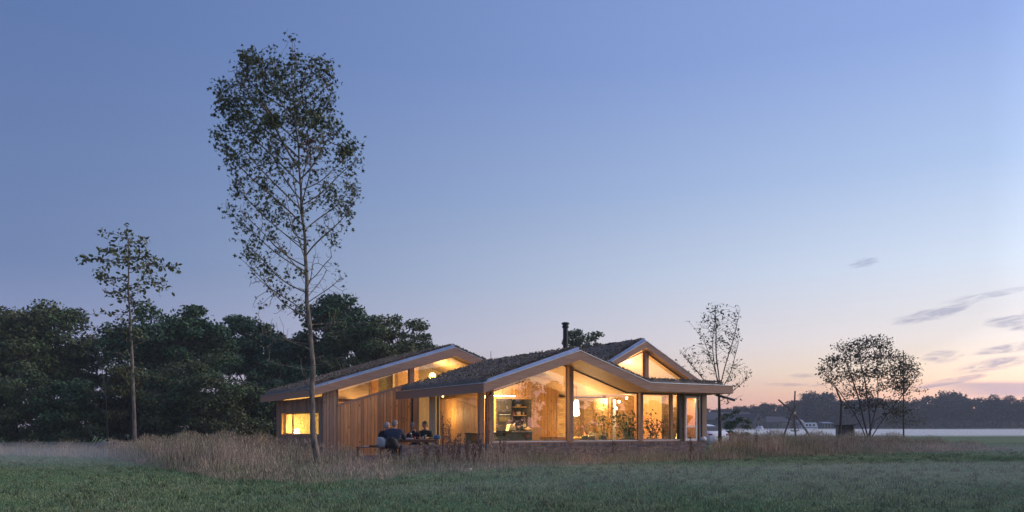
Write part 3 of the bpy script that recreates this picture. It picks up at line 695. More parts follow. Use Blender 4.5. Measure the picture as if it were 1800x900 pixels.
MB().lathe([(.03, 0), (.04, .07)], (0, 0, 0), 10).build('shade', LAMPY, t)
addlight(t, (0, 0, -.12), 12, .05, (1, .62, .28))
u_ = U(1190, .5)
t = thing('candle_lantern', 'glowing yellow lantern by the dark steel post', 'lantern', at(u_, .45, .76), TH)
MB().lathe([(.09, 0), (.10, .06), (.06, .14), (.07, .22), (.03, .30), (.035, .38), (.015, .44)], (0, 0, 0), 9).build('glow', emis('candle_glow', (1, .74, .22), 2.4), t)
MB().lathe([(.12, -.03), (.12, 0)], (0, 0, 0), 10).build('dish', DARKM, t)

# ------------------------------------------------------------------ kitchen and furniture
nb = VB0 + .6
t = thing('kitchen_cabinet', 'dark tall kitchen cabinet with built-in oven inside the timber niche', 'cabinet', at(nl, nb, .1), TH)
wn_ = nr - nl
MB().box((0.01, -.02, 0), (wn_ - .01, 0, nt - .11)).build('back_panel', DGREY, t)
MB().box((.01, -.55, 0), (wn_ * .42, -.03, nt - .12)).build('tall_unit', DGREY, t)
h0 = Hh(nl, VB0, 745) - .1; h1 = Hh(nl, VB0, 723) - .1
ov = MB().box((.03, -.57, h0), (wn_ * .41, -.552, h1)).build('oven', BLACKP, t)
MB().box((.08, -.578, h0 + .1), (wn_ * .36, -.572, h1 - .2)).build('oven_window', mat('oven_glass', (.10, .085, .05), .15), ov)
MB().tube([(.08, -.60, h1 - .13), (wn_ * .36, -.60, h1 - .13)], .012, 6).build('handle', ALU, ov)
MB().box((.02, -.556, h0 - .35), (wn_ * .415, -.551, h0 - .02)).build('drawer', DGREY, t)
for k, py in enumerate((716, 731)):
    hh = Hh(nr, VB0, py) - .1
    MB().box((wn_ * .45, -.28, hh), (wn_ - .05, -.02, hh + .035)).build('shelf', mat('shelf_wood%d' % k, (.5, .3, .12), .6), t)
jc = [(.55, .42, .2), (.5, .18, .1), (.45, .35, .25), (.3, .22, .15), (.25, .3, .12)]
def pot(name, lab, cat, loc, prof, m, grp=None, n=10):
    t = tag(MB().lathe(prof, (0, 0, 0), n).build(name, m), lab, cat, grp); t.location = loc; return t
labs = ['pale jar on the lower kitchen shelf, leftmost', 'reddish jar on the lower kitchen shelf, second from left', 'wide brown tin on the lower kitchen shelf', 'small dark jar at the end of the lower kitchen shelf']
h2 = Hh(nr, VB0, 731) + .037
for k, (dx, r, hh) in enumerate(((.50, .05, .16), (.62, .05, .15), (.78, .09, .14), (.92, .04, .12))):
    p = HW(nl + wn_ * dx, nb - .15, h2); pot('jar', labs[k], 'jar', p, [(r * .9, 0), (r, .02), (r, hh * .85), (r * .6, hh)], mat('jar_glaze%d' % k, jc[k], .4), 'jars on the kitchen shelves')
h3 = Hh(nr, VB0, 716) + .037
p = HW(nl + wn_ * .76, nb - .15, h3); pot('bowl', 'shallow bowl on the upper kitchen shelf', 'bowl', p, [(.07, 0), (.15, .06), (.16, .08)], mat('bowl_glaze', (.4, .3, .2), .4))
# island
v_ = .75
iu0, iu1 = U(868, v_) + .12, U(938, v_)
it = Hh(iu1, v_, 757) - .1
isl = thing('kitchen_island', 'dark kitchen island with pale worktop behind the left glass gable', 'kitchen island', at(iu0, v_, .1), TH)
L = iu1 - iu0
MB().box((.04, .04, .06), (L - .04, .86, it - .06)).build('body', DGREY, isl)
MB().box((0, 0, it - .058), (L, .9, it - .01)).build('worktop', mat('pale_worktop', (.55, .52, .45), .4), isl)
MB().box((.04, -.0, .02), (L - .1, .03, .10)).build('plinth', DARKM, isl)
MB().box((L * .8, .025, it - .24), (L * .9, .038, it - .15)).build('socket_plate', mat('red_plate', (.35, .08, .03), .5), isl)
for k in range(4): MB().box((.05 + k * (L - .1) / 4 + .01, .024, .14), (.05 + (k + 1) * (L - .1) / 4 - .01, .036, it - .26)).build('drawer', DGREY, isl)
itz = .1 + it - .008
def on_isl(px, dv=.4): return HW(U(px, v_ + dv), v_ + dv, itz)
cm_ = thing('coffee_machine', 'chrome and cream coffee machine on the kitchen island', 'coffee machine', on_isl(898), TH)
MB().prism([(-.17, -.1, 0), (.19, -.1, 0), (.12, -.1, .25), (-.10, -.1, .25)], (0, .22, 0)).build('body', mat('cream_enamel', (.75, .66, .40), .25), cm_, bevel=.01)
MB().tube([(.02, -.14, .2), (.08, -.2, .3)], .015, 6).build('lever', ALU, cm_); MB().box((-.15, -.2, .0), (.15, -.1, .03)).build('drip_tray', DARKM, cm_)
po = thing('saucepan', 'black pan with lid on the kitchen island', 'pan', on_isl(914), TH)
MB().lathe([(.13, 0), (.15, .02), (.15, .14), (.10, .20), (.02, .21)], (0, 0, 0), 14).build('body', BLACKP, po, smooth=True); MB().tube([(.02, -.1, .19), (.0, -.14, .22)], .012, 6).build('handle', ALU, po)
po = thing('serving_dish', 'pale covered dish at the right end of the kitchen island', 'dish', on_isl(928), TH)
MB().lathe([(.12, 0), (.18, .03), (.18, .07), (.10, .11), (.02, .14), (.02, .17)], (0, 0, 0), 14).build('body', mat('dish_glaze', (.6, .42, .25), .4), po)
po = thing('wall_clock', 'small round pale clock above the covered dish', 'clock', HW(U(922, nb - .1), nb - .12, Hh(U(922, nb), nb, 748)), TH)
MB().tube([(0, -.03, 0), (0, .03, 0)], .075, 16).build('face', mat('clock_face', (.8, .7, .45), .5), po)
def plant(name, lab, loc, h, spread, nleaf, leaf=.09, m=None, potm=None, stems=5, potr=.16, poth=.3):
    t = thing(name, lab, 'plant', loc)
    MB().lathe([(potr * .75, 0), (potr, poth), (potr * .9, poth), (potr * .7, poth * .85)], (0, 0, 0), 12).build('pot', potm or mat('pot_clay', (.35, .15, .08), .8), t)
    sb = MB(); pts = []
    for k in range(stems):
        a = 2 * math.pi * k / stems + random.uniform(-.4, .4); d = spread * random.uniform(.3, 1); hh = h * random.uniform(.7, 1)
        P = [Vector((0, 0, poth * .8)), Vector((math.cos(a) * d * .35, math.sin(a) * d * .35, poth + (hh - poth) * .5)), Vector((math.cos(a) * d, math.sin(a) * d, hh))]
        sb.tube(P, [.012, .01, .005], 5)
        for _ in range(nleaf // stems):
            f = random.random() ** .6; q = P[0].lerp(P[1], f * 2) if f < .5 else P[1].lerp(P[2], f * 2 - 1)
            pts.append(q + Vector((random.gauss(0, leaf), random.gauss(0, leaf), random.gauss(0, leaf))))
    sb.build('stem', BARKD, t)
    lb = MB()
    for q in pts:
        d = Vector((random.gauss(0, 1), random.gauss(0, 1), random.gauss(-.2, .6))).normalized(); s_ = d.cross(Vector((0, 0, 1))).normalized() * leaf * .38; n_ = d.cross(s_).normalized() * leaf * .15
        L_ = leaf * random.uniform(.8, 1.5)
        lb.add([q, q + d * L_ * .4 + s_ + n_, q + d * L_, q + d * L_ * .4 - s_ + n_], [(0, 1, 2), (0, 2, 3)])
    o = lb.build('foliage', m or LOAK, t); o['kind'] = 'stuff'
    return t
HP = leafmat('house_plant_leaf', (.05, .085, .02), (.08, .10, .025))
plant('house_plant', 'tall thin house plant leaning left of the wall lamps', HW(U(1062, 1.0), 1.0, .1), 2.15, .45, 130, .13, HP, stems=4)
plant('house_plant', 'bushy house plant behind the glass below the wall lamps', HW(U(1102, 1.2), 1.2, .1), 1.95, .62, 420, .14, HP, stems=9, potr=.25)
plant('house_plant', 'low leafy house plant just left of the third post', HW(U(1114, .5), .55, .1), 1.35, .4, 160, .13, HP, stems=7)
plant('house_plant', 'dark spreading house plant behind the pane right of the third post', HW(U(1148, 1.3), 1.3, .1), 1.75, .7, 300, .13, HP, stems=9, potr=.22)
plant('house_plant', 'red-leaved plant in a clay pot on the dining table', HW(U(1029, 2.3), 2.3, .86), .62, .2, 50, .12, LRED, stems=6, potr=.08, poth=.2)
plant('house_plant', 'trailing green plant on the kitchen shelf', HW(nl + wn_ * .5, nb - .2, h3), .32, .15, 80, .07, HP, stems=5, potr=.06, poth=.1)
dt_ = thing('dining_table', 'long timber dining table behind the middle of the glass gable', 'table', at(U(1018, 2.3), 2.3, .1), TH)
MB().box((-1.1, -.45, .72), (1.2, .45, .76)).build('tabletop', INWOOD, dt_)
for a in (-1.0, 1.03):
    for b in (-.4, .33): MB().box((a, b, 0), (a + .07, b + .07, .72)).build('leg', INWOOD, dt_)
sb_ = thing('sideboard', 'low timber sideboard in front of the indoor timber wall', 'sideboard', at(U(949, 1.5), 1.5, .1), TH)
sh = Hh(U(960, 1.5), 1.5, 768) - .1
MB().box((0, 0, sh - .16), (1.3, .45, sh)).build('carcass', INWOOD, sb_); MB().box((.6, -.012, sh - .13), (1.25, -.001, sh - .03)).build('drawer', CEDAR, sb_)
for a in (.05, 1.2): MB().box((a, .05, 0), (a + .05, .4, sh - .16)).build('leg', INWOOD, sb_)
def chair_proto(m_shell, lab, loc, rz, grp, lm=None, name='shell_chair'):
    t = thing(name, lab, 'chair', loc, rz, grp)
    vs = []; n = 9
    prof = [(-.20, .42, .19), (-.05, .43, .21), (.12, .44, .22), (.20, .50, .23), (.235, .62, .22), (.26, .78, .19), (.27, .84, .13)]
    for (y, z, w_) in prof:
        for k in range(n):
            a = -1 + 2 * k / (n - 1); cup = abs(a) ** 3
            vs.append((a * w_, y - cup * .10 * (z > .5), z + cup * .06 * (z < .5)))
    for (y, z, w_) in prof:
        for k in range(n):
            a = -1 + 2 * k / (n - 1); cup = abs(a) ** 3
            vs.append((a * w_, y - cup * .10 * (z > .5) + .012, z + cup * .06 * (z < .5) - .014))
    m = len(prof); fs = []
    for q in (0, 1):
        for i in range(m - 1):
            for k in range(n - 1):
                b = q * m * n + i * n + k; fs.append((b, b + 1, b + n + 1, b + n))
    e = list(range(n)) + [i * n + n - 1 for i in range(1, m)] + [(m - 1) * n + k for k in range(n - 2, -1, -1)] + [i * n for i in range(m - 2, 0, -1)]
    for a, b in zip(e, e[1:] + e[:1]): fs.append((a, b, b + m * n, a + m * n))
    MB().add(vs, fs).build('seat', m_shell, t, smooth=True)
    for a, b in ((-1, -1), (1, -1), (-1, 1), (1, 1)):
        MB().tube([(a * .10, b * .10, .41), (a * .21, b * .21, 0)], [.014, .010], 6).build('leg', lm or ALU, t)
    return t
GRN = mat('olive_shell', (.12, .13, .05), .6); PAT = mat('speckled_shell', (.5, .45, .3), .6, build=noisy((.2, .16, .1), 12)); BLK = mat('black_shell', (.02, .02, .02), .5)
c0 = chair_proto(GRN, 'olive shell chair at the indoor dining table, near the middle post', at(U(1021, 1.5), 1.5), TH + R(200), 'chairs at the indoor dining table')
chair_proto(PAT, 'speckled pale shell chair at the indoor dining table', at(U(1036, 1.5), 1.5), TH + R(172), 'chairs at the indoor dining table')
chair_proto(BLK, 'black rounded shell chair at the indoor dining table', at(U(1053, 1.5), 1.45), TH + R(185), 'chairs at the indoor dining table')
chair_proto(PAT, 'cream armchair shell on the far side of the indoor dining table', at(U(1046, 3.05), 3.1, .25), TH, 'chairs at the indoor dining table')
bsx = thing('bar_stool', 'dark bar stool at the left end of the kitchen island', 'stool', at(U(874, .42), .35, .1), TH)
MB().lathe([(.14, .70), (.17, .73), (.15, .76)], (0, 0, 0), 12).build('seat', DARKM, bsx); MB().prism([(-.17, -.17, .85), (.17, -.17, .85), (.19, -.2, 1.05), (-.19, -.2, 1.05)], (0, .02, 0)).build('backrest', DARKM, bsx)
for a in range(4): MB().tube([(.1 * math.cos(a * math.pi / 2 + .78), .1 * math.sin(a * math.pi / 2 + .78), .71), (.2 * math.cos(a * math.pi / 2 + .78), .2 * math.sin(a * math.pi / 2 + .78), 0)], .012, 5).build('leg', DARKM, bsx)
dup(bsx, at(U(885, .42), .35, .1), TH + .4, 'dark bar stool before the kitchen island, nearer the coffee machine'); bsx['group'] = 'bar stools at the kitchen island'; bpy.data.objects['bar_stool.001']['group'] = 'bar stools at the kitchen island'

# ------------------------------------------------------------------ terrace
tr = MB(); tr.box((-4.2, .02, 0.0), (-.0, 6.9, .09))
ter = tr.build('terrace', MORT); ter.location = (O[0], O[1], 0); ter.rotation_euler = (0, 0, TH); tag(ter, kind='structure')
b = MB()
for i in range(21):
    for j in range(68):
        x = -4.19 + i * .2 ; y = .03 + j * .1; b.box((x, y, .088), (x + .192, y + .092, .1 + random.uniform(-.002, .003)))
o = b.build('paving_brick', PAVE, ter); o['kind'] = 'stuff'
TZ = .10
yt = 28.55
tb = thing('garden_table', 'brown wooden garden table laid for dinner on the terrace', 'table', (GX(731, yt), yt, TZ), R(2))
for k in range(6): MB().box((-.86, -.42 + k * .141, .715), (.84, -.42 + k * .141 + .134, .75)).build('plank', OILW, tb)
MB().box((-.78, -.37, .64), (.76, -.33, .713)).box((-.78, .33, .64), (.76, .37, .713)).box((-.78, -.33, .64), (-.74, .33, .713)).box((.72, -.33, .64), (.76, .33, .713)).build('apron', OILW, tb)
for a in (-.8, .70):
    for b_ in (-.39, .31): MB().box((a, b_, 0), (a + .08, b_ + .08, .71)).build('leg', OILW, tb)
def ontab(px, dy=0.0): return Vector((GX(px, yt + dy), yt + dy, TZ + .752))
tray = thing('serving_tray', 'dark tray with white rim on the garden table', 'tray', ontab(715, -.2))
MB().box((-.24, -.14, 0), (.24, .14, .02)).build('base', BLACKP, tray); MB().box((-.26, -.16, .005), (.26, -.142, .045)).box((-.26, .142, .005), (.26, .16, .045)).build('rim', WHITEP, tray)
GLS = mat('dull_glassware', (.35, .36, .33), .15)
items = [('water_jug', 'pale jug on the left of the garden table', 'jug', 706.5, 0, [(.05, 0), (.06, .08), (.045, .2), (.05, .24)], WHITEP),
         ('bottle', 'dark wine bottle standing beside the pale jug', 'bottle', 710.5, .1, [(.037, 0), (.037, .17), (.014, .22), (.014, .29)], DARKM),
         ('vase', 'round dark vase with a white flower on the garden table', 'vase', 722, .15, [(.04, 0), (.07, .06), (.06, .13), (.03, .18)], DARKM),
         ('cup', 'small red and white cup near the middle of the garden table', 'cup', 729, -.1, [(.03, 0), (.04, .09)], mat('red_cup', (.5, .12, .08), .4)),
         ('drinking_glass', 'tall glass standing right of the red cup', 'glass', 748, -.2, [(.03, 0), (.04, .16)], GLS),
         ('tumbler', 'short tumbler in front of the dark-haired person', 'glass', 743, .1, [(.03, 0), (.035, .1)], GLS)]
for nm, lb, ct, px, dy, pr, m_ in items: pot(nm, lb, ct, ontab(px, dy), pr, m_)
fl_ = thing('flower', 'white flower head standing in the dark vase', 'flower', ontab(722, .15) + Vector((0, 0, .14)))
MB().ball((0, 0, .06), (.045, .045, .035)).build('bloom', WHITEP, fl_); MB().tube([(0, 0, -.1), (0, 0, .05)], .004, 4).build('stem', HP, fl_)
bg_ = tag(MB().lathe([(.10, 0), (.13, .04), (.11, .12), (.05, .15)], (0, 0, 0), 9).build('cloth_bundle', mat('blue_cloth', (.06, .16, .34), .9)), 'blue cloth bundle on the right end of the garden table', 'cloth'); bg_.location = ontab(768.5, -.1)
cu_ = MB().ball((0, 0, .27), (.30, .24, .27)).ball((.22, -.04, .22), (.18, .16, .17)).ball((-.15, .05, .33), (.2, .18, .18))
cu_ = tag(cu_.build('beanbag', mat('brown_canvas', (.06, .048, .035), .95, build=noisy((.04, .03, .022), 8)), smooth=True), 'dark brown beanbag behind the low brick wall', 'beanbag'); cu_.location = (GX(771, 28.15), 28.15, TZ); cu_.scale = (1.0, 1, 1.02)
bn = thing('bench', 'low plank bench on the terrace left of the seated people', 'bench', (GX(650, 27.6), 27.6, TZ), R(3))
bh = GH(785, 27.6) - TZ
for k in range(3): MB().box((-.46, -.18 + k * .122, bh - .035), (.46, -.18 + k * .122 + .116, bh)).build('plank', OILW, bn)
for a in (-.43, .37): MB().box((a, -.16, 0), (a + .06, .16, bh - .037)).build('leg', OILW, bn)
bk = tag(MB().cbox((0, 0, .012), (.16, .11, .022)).build('book', WHITEP), 'white book lying on the low terrace bench', 'book'); bk.location = (GX(644, 27.6), 27.55, TZ + bh + .002)
bk = tag(MB().cbox((0, 0, .018), (.26, .16, .034)).build('folded_blanket', BLACKC), 'dark folded cloth on the low terrace bench', 'blanket'); bk.location = (GX(656, 27.6), 27.6, TZ + bh + .002)
lb_ = thing('log_box', 'olive-brown wooden box beside the left corner post', 'box', at(U(834, .7), .7, TZ), TH)
lh = Hh(U(834, .7), .7, 761) - TZ
MB().box((-.24, -.25, 0), (.24, .25, lh - .05)).build('body', mat('box_ply', (.22, .17, .06), .7), lb_); MB().box((-.26, -.27, lh - .048), (.26, .27, lh)).build('lid', mat('box_lid', (.10, .08, .04), .7), lb_)
wb = tag(MB().lathe([(.10, 0), (.16, .06), (.15, .14), (.08, .20), (.02, .21)], (0, 0, 0), 12).build('white_globe', WHITEP, smooth=True), 'white domed garden light on the end of the brick plinth', 'light'); wb.location = HW(U(1235, -.07), -.08, .69)

# ------------------------------------------------------------------ people
def skin_mesh(pts, edges, rad, mats_of, root=0, sub=1):
    me = bpy.data.meshes.new('tmp'); me.from_pydata([tuple(p) for p in pts], edges, [])
    o = bpy.data.objects.new('tmp', me); C.objects.link(o)
    md = o.modifiers.new('s', 'SKIN'); md.use_smooth_shade = True
    for i, v in enumerate(me.skin_vertices[0].data):
        r = rad[i]; v.radius = r if hasattr(r, '__len__') else (r, r); v.use_root = (i == root)
    sd = o.modifiers.new('d', 'SUBSURF'); sd.levels = sub; sd.render_levels = sub
    dg = bpy.context.evaluated_depsgraph_get(); ev = o.evaluated_get(dg)
    out = bpy.data.meshes.new_from_object(ev)
    bpy.data.objects.remove(o); bpy.data.meshes.remove(me)
    return out
def person(lab, loc, rz, lean, top_m, leg_m, hair_m, arms='table', wide=1.0, look=0.0, hair='short', lookdown=0.0, sc=1.0, grp='people seated at the garden table'):
    """seated adult facing -y in its own frame; origin on the ground below the hips"""
    t = thing('person', lab, 'person', loc, rz, grp); t.scale = (sc, sc, sc)
    sh = .50
    P = {}; pts = []; rad = []; mi = []; E = []
    def a(n, p, r, m, par=None):
        pts.append(Vector(p)); rad.append(r); mi.append(m); P[n] = len(pts) - 1
        if par is not None: E.append((P[par], P[n]))
    L = lean
    a('pel', (0, 0, sh), (.15, .11), 1)
    a('wai', (0, -.02 - .05 * L, sh + .20), (.145, .105), 0, 'pel')
    a('che', (0, -.04 - .22 * L, sh + .40), (.165, .115), 0, 'wai')
    a('nck', (0, -.06 - .34 * L, sh + .545), (.085, .08), 0, 'che')
    a('hd0', (0, -.09 - .38 * L, sh + .63), .055, 2, 'nck')
    for s in (-1, 1):
        q = 'LR'[s > 0]
        a('sh' + q, (s * .19, -.05 - .28 * L, sh + .46), .072, 0, 'che')
        if arms == 'table':
            a('el' + q, (s * .26, -.22 - .30 * L, sh + .24), .052, 0, 'sh' + q)
            a('wr' + q, (s * .15, -.43 - .30 * L, sh + .27), .034, 0, 'el' + q)
        else:
            a('el' + q, (s * .27, -.06 - .22 * L, sh + .19), .052, 0, 'sh' + q)
            a('wr' + q, (s * .17, -.30 - .2 * L, sh + .14), .034, 0, 'el' + q)
        hx, hy, hz = pts[P['wr' + q]]
        a('pm' + q, (hx - s * .03, hy - .07, hz + .0), (.034, .018), 2, 'wr' + q)
        for k in range(4):
            a('f%d' % k + q, (hx - s * .03 + (k - 1.5) * .019, hy - .125 - (.008 if k in (1, 2) else 0), hz - .006), .009, 2, 'pm' + q)
            a('g%d' % k + q, (hx - s * .03 + (k - 1.5) * .020, hy - .155 - (.012 if k in (1, 2) else 0), hz - .024), .0075, 2, 'f%d' % k + q)
        a('th' + q, (hx - s * .068, hy - .07, hz + .006), .010, 2, 'pm' + q); a('ti' + q, (hx - s * .082, hy - .105, hz - .004), .008, 2, 'th' + q)
        a('hp' + q, (s * .09, -.03, sh), .10, 1, 'pel')
        a('kn' + q, (s * .13, -.44, sh + .02), .066, 1, 'hp' + q)
        a('an' + q, (s * .13, -.38, .10), .042, 1, 'kn' + q)
        a('to' + q, (s * .14, -.54, .045), .038, 3, 'an' + q)
    for k_ in ('pel', 'wai', 'che', 'shL', 'shR', 'elL', 'elR'):
        q_ = rad[P[k_]]; rad[P[k_]] = tuple(c_ * wide for c_ in q_) if hasattr(q_, '__len__') else q_ * wide
    for k_ in ('shL', 'shR', 'elL', 'elR'): pts[P[k_]].x *= 1 + (wide - 1) * .7
    me = skin_mesh(pts, E, rad, mi)
    for m_ in (top_m, leg_m, SKIN, BLACKC): me.materials.append(m_)
    me.materials.clear()
    for m_ in (top_m, leg_m, SKIN, BLACKC): me.materials.append(m_)
    # each face takes the cloth of its nearest bone
    A = np.array([pts[i] for i, j in E]); B_ = np.array([pts[j] for i, j in E]); MM = [mi[j] for i, j in E]
    for k, (i, j) in enumerate(E):
        if i == P['pel'] and j == P['wai']: MM[k] = 0
    for pl_ in me.polygons:
        c = np.array(pl_.center); d = B_ - A; tt = np.clip(((c - A) * d).sum(1) / (d * d).sum(1), 0, 1)
        pl_.material_index = MM[int(np.argmin(((A + d * tt[:, None] - c) ** 2).sum(1)))]
        pl_.use_smooth = True
    bo = bpy.data.objects.new('body', me); C.objects.link(bo); bo.parent = t
    hc = Vector((0, -.115 - .40 * L, sh + .722))
    hd = bpy.data.objects.new('head', None)
    # head with face
    m = MB(); vs = []; n, mm = 16, 11
    for i in range(mm + 1):
        p = math.pi * i / mm
        for k in range(n):
            q = 2 * math.pi * k / n; x, y, z = math.sin(p) * math.cos(q), math.sin(p) * math.sin(q), math.cos(p)
            jaw = max(0, -z); x *= .078 * (1 - .30 * jaw); yy = y * .097 * (1 - .12 * jaw) - .012 * jaw; z_ = z * .125
            if y < -.75 and abs(x) < .02 and -.35 < z < .1: yy -= .022
            if y < -.6 and abs(z - .08) < .12 and .02 < abs(x) < .045: yy += .008
            vs.append((x, yy, z_))
    fs = [(i * n + k, (i + 1) * n + k, (i + 1) * n + (k + 1) % n, i * n + (k + 1) % n) for i in range(mm) for k in range(n)]
    m.add(vs, fs); m.ball((-.08, .005, -.005), (.014, .022, .032), n=6, m=4); m.ball((.08, .005, -.005), (.014, .022, .032), n=6, m=4)
    for s in (-1, 1): m.ball((s * .031, -.088, .012), (.011, .008, .007), 1, 6, 4)
    m.ball((0, -.099, -.055), (.024, .006, .006), 2, 6, 4)
    ho = m.build('head', [SKIN, BLACKP, mat('lips', (.3, .1, .08), .5)], bo, smooth=True)
    ho.location = hc; ho.rotation_euler = (lookdown, 0, look)
    hm = MB(); vs = []; fs = []
    rows = 8
    for i in range(rows + 1):
        for k in range(n):
            q = 2 * math.pi * k / n; back = .5 + .5 * math.sin(q)
            lim = (.38 + .30 * back + (.14 * back if hair == 'long' else 0)) * math.pi; p = lim * i / rows
            x, y, z = math.sin(p) * math.cos(q), math.sin(p) * math.sin(q), math.cos(p)
            kk = 1.10 + .03 * math.sin(5 * q + i) ; vs.append((x * .082 * kk, y * .104 * kk + .004, z * .124 * kk))
    fs = [(i * n + k, (i + 1) * n + k, (i + 1) * n + (k + 1) % n, i * n + (k + 1) % n) for i in range(rows) for k in range(n)]
    hm.add(vs, fs); hh_ = hm.build('hair', hair_m, ho, smooth=True)
    return t
yb = 27.55
person('grey-haired person in a dark blue sweater seen from behind', (GX(690.5, yb), yb, TZ), R(172), .32, NAVY, DENIM, HAIRG, look=R(-18), sc=1.06, wide=1.38)
person('white-haired person in black at the left, partly behind the one in blue', (GX(675.5, yb + .35), yb + .35, TZ), R(150), .12, BLACKC, BLACKC, mat('white_hair', (.36, .35, .35), .9), look=R(-40), arms='lap', wide=1.28)
yc = 29.35
person('fair grey-haired person leaning in at the far side of the table', (GX(732, yc), yc - .05, TZ), R(-10), .75, BLACKC, DENIM, HAIRG, look=R(35), hair='long', lookdown=R(6))
person('dark-haired person in a dark shirt leaning over the far side of the table', (GX(750, yc), yc, TZ), R(-4), .55, mat('dark_green_shirt', (.03, .042, .04), .9), DENIM, HAIRD, look=R(-50), sc=1.04)
c1 = chair_proto(mat('white_shell', (.5, .52, .54), .45), 'pale shell chair under the person in black', (GX(675.5, yb + .3), yb + .28, TZ), R(150) + math.pi * 0, 'chairs on the terrace')
chair_proto(BLK, 'dark shell chair under the person in dark blue', (GX(690.5, yb), yb - .03, TZ), R(172), 'chairs on the terrace', DARKM)
bn2 = thing('bench', 'wooden bench on the far side of the garden table', 'bench', (GX(740, yc + .05), yc + .05, TZ), 0)
MB().box((-.75, -.17, .40), (.75, .17, .44)).build('seat', OILW, bn2)
for a_ in (-.68, .6): MB().box((a_, -.15, 0), (a_ + .07, .15, .398)).build('leg', OILW, bn2)
#PART2
# ------------------------------------------------------------------ trees
def colonize(attr, trunk, step=.16, kill=.34, infl=1.6, iters=160, grav=(0, 0, .0), seed=1, prim=None):
    """space colonisation: attr (n,3) points to reach, trunk list of start nodes; returns nodes, parents"""
    r = np.random.default_rng(seed)
    N = [np.array(p, float) for p in trunk]; par = [-1] + list(range(len(trunk) - 1))
    first = 0
    if prim:
        first = len(N)
        for i_, pts_ in prim:
            last = i_
            for p_ in pts_: N.append(np.array(p_, float)); par.append(last); last = len(N) - 1
    A = attr.copy(); nearest = np.full(len(A), -1); nd = np.full(len(A), 1e9)
    def upd(i0):
        nonlocal nearest, nd
        M = np.array(N[i0:]); 
        if not len(M): return
        for k in range(0, len(M), 400):
            D = np.linalg.norm(A[:, None] - M[None, k:k + 400], axis=2); j = D.argmin(1); d = D[np.arange(len(A)), j]
            b = d < nd; nd[b] = d[b]; nearest[b] = j[b] + i0 + k
    upd(first); g_ = np.array(grav)
    for it in range(iters):
        i0 = len(N); act = nd < infl * (3 if it < 12 else 1)
        if not act.any(): break
        idx = np.unique(nearest[act]); NN = np.array(N)
        dirs = A[act] - NN[nearest[act]]; dirs /= np.linalg.norm(dirs, axis=1)[:, None] + 1e-9
        acc = np.zeros((len(N), 3)); np.add.at(acc, nearest[act], dirs)
        for i in idx:
            d = acc[i]; l = np.linalg.norm(d)
            if l < 1e-3: continue
            d = d / l + g_ + r.normal(0, .10, 3); d /= np.linalg.norm(d)
            N.append(NN[i] + d * step); par.append(int(i))
        upd(i0)
        keep = nd > kill; A = A[keep]; nearest = nearest[keep]; nd = nd[keep]
        if len(A) == 0: break
    return np.array(N), np.array(par)
def tree_mesh(N, par, ntrunk, base_r, tip_r, root, bark, sides=5, expo=2.3, trunk_r=None):
    n = len(N); kidc = np.zeros(n, int)
    for i in range(1, n):
        if par[i] >= 0: kidc[par[i]] += 1
    w_ = np.zeros(n)
    for i in range(n - 1, -1, -1):
        if kidc[i] == 0: w_[i] = 1
        if par[i] >= 0: w_[par[i]] += w_[i] if False else w_[i]
    rad = tip_r * np.power(np.maximum(w_, 1), 1 / expo)
    rad *= 1.0
    if trunk_r is not None: rad[:ntrunk] = np.maximum(rad[:ntrunk] * 0, trunk_r)
    else: 
        f = np.linspace(1, 0, ntrunk); rad[:ntrunk] = np.maximum(rad[:ntrunk], 0); rad[:ntrunk] *= base_r / max(rad[0], 1e-6)
    D = np.zeros((n, 3)); D[0] = N[min(1, n - 1)] - N[0]
    for i in range(1, n): D[i] = N[i] - N[par[i]]
    D /= np.linalg.norm(D, axis=1)[:, None] + 1e-9
    ref = np.where(np.abs(D[:, 2:3]) < .9, np.array([[0, 0, 1.]]), np.array([[1., 0, 0]]))
    a = np.cross(D, ref); a /= np.linalg.norm(a, axis=1)[:, None]; b = np.cross(D, a)
    def segs(mask, name, sides):
        ids = [i for i in range(1, n) if mask(i)]
        if not ids: return
        V = []; F = []; t = np.arange(sides) * 2 * np.pi / sides
        ids = np.array(ids); p_ = par[ids]
        cs, sn = np.cos(t)[None, :, None], np.sin(t)[None, :, None]
        # both ends use the child's frame, so neighbouring segments nest without twisting
        rp = np.where(p_ < ntrunk, np.minimum(rad[p_], rad[ids] * 1.25), rad[p_]); rp = np.minimum(rp, rad[ids] * 1.6) if name != 'trunk' else rad[p_]
        lo = N[p_][:, None] + (a[ids][:, None] * cs + b[ids][:, None] * sn) * rp[:, None, None]
        hi = N[ids][:, None] + (a[ids][:, None] * cs + b[ids][:, None] * sn) * rad[ids][:, None, None]
        V = np.concatenate([lo, hi], 1).reshape(-1, 3)
        k = np.arange(sides); q = np.stack([k, (k + 1) % sides, sides + (k + 1) % sides, sides + k], 1)
        F = (q[None] + (np.arange(len(ids)) * 2 * sides)[:, None, None]).reshape(-1, 4)
        npmesh(name, V, F, bark, root, smooth=True)
    segs(lambda i: i < ntrunk, 'trunk', 10)
    comp = np.zeros(n, int)
    for i in range(ntrunk, n): comp[i] = i if par[i] < ntrunk else comp[par[i]]
    ids_, cnt_ = np.unique(comp[ntrunk:], return_counts=True)
    for c_ in ids_[cnt_ >= 3]: segs(lambda i: i >= ntrunk and comp[i] == c_, 'branch', sides)
    return rad, kidc, D
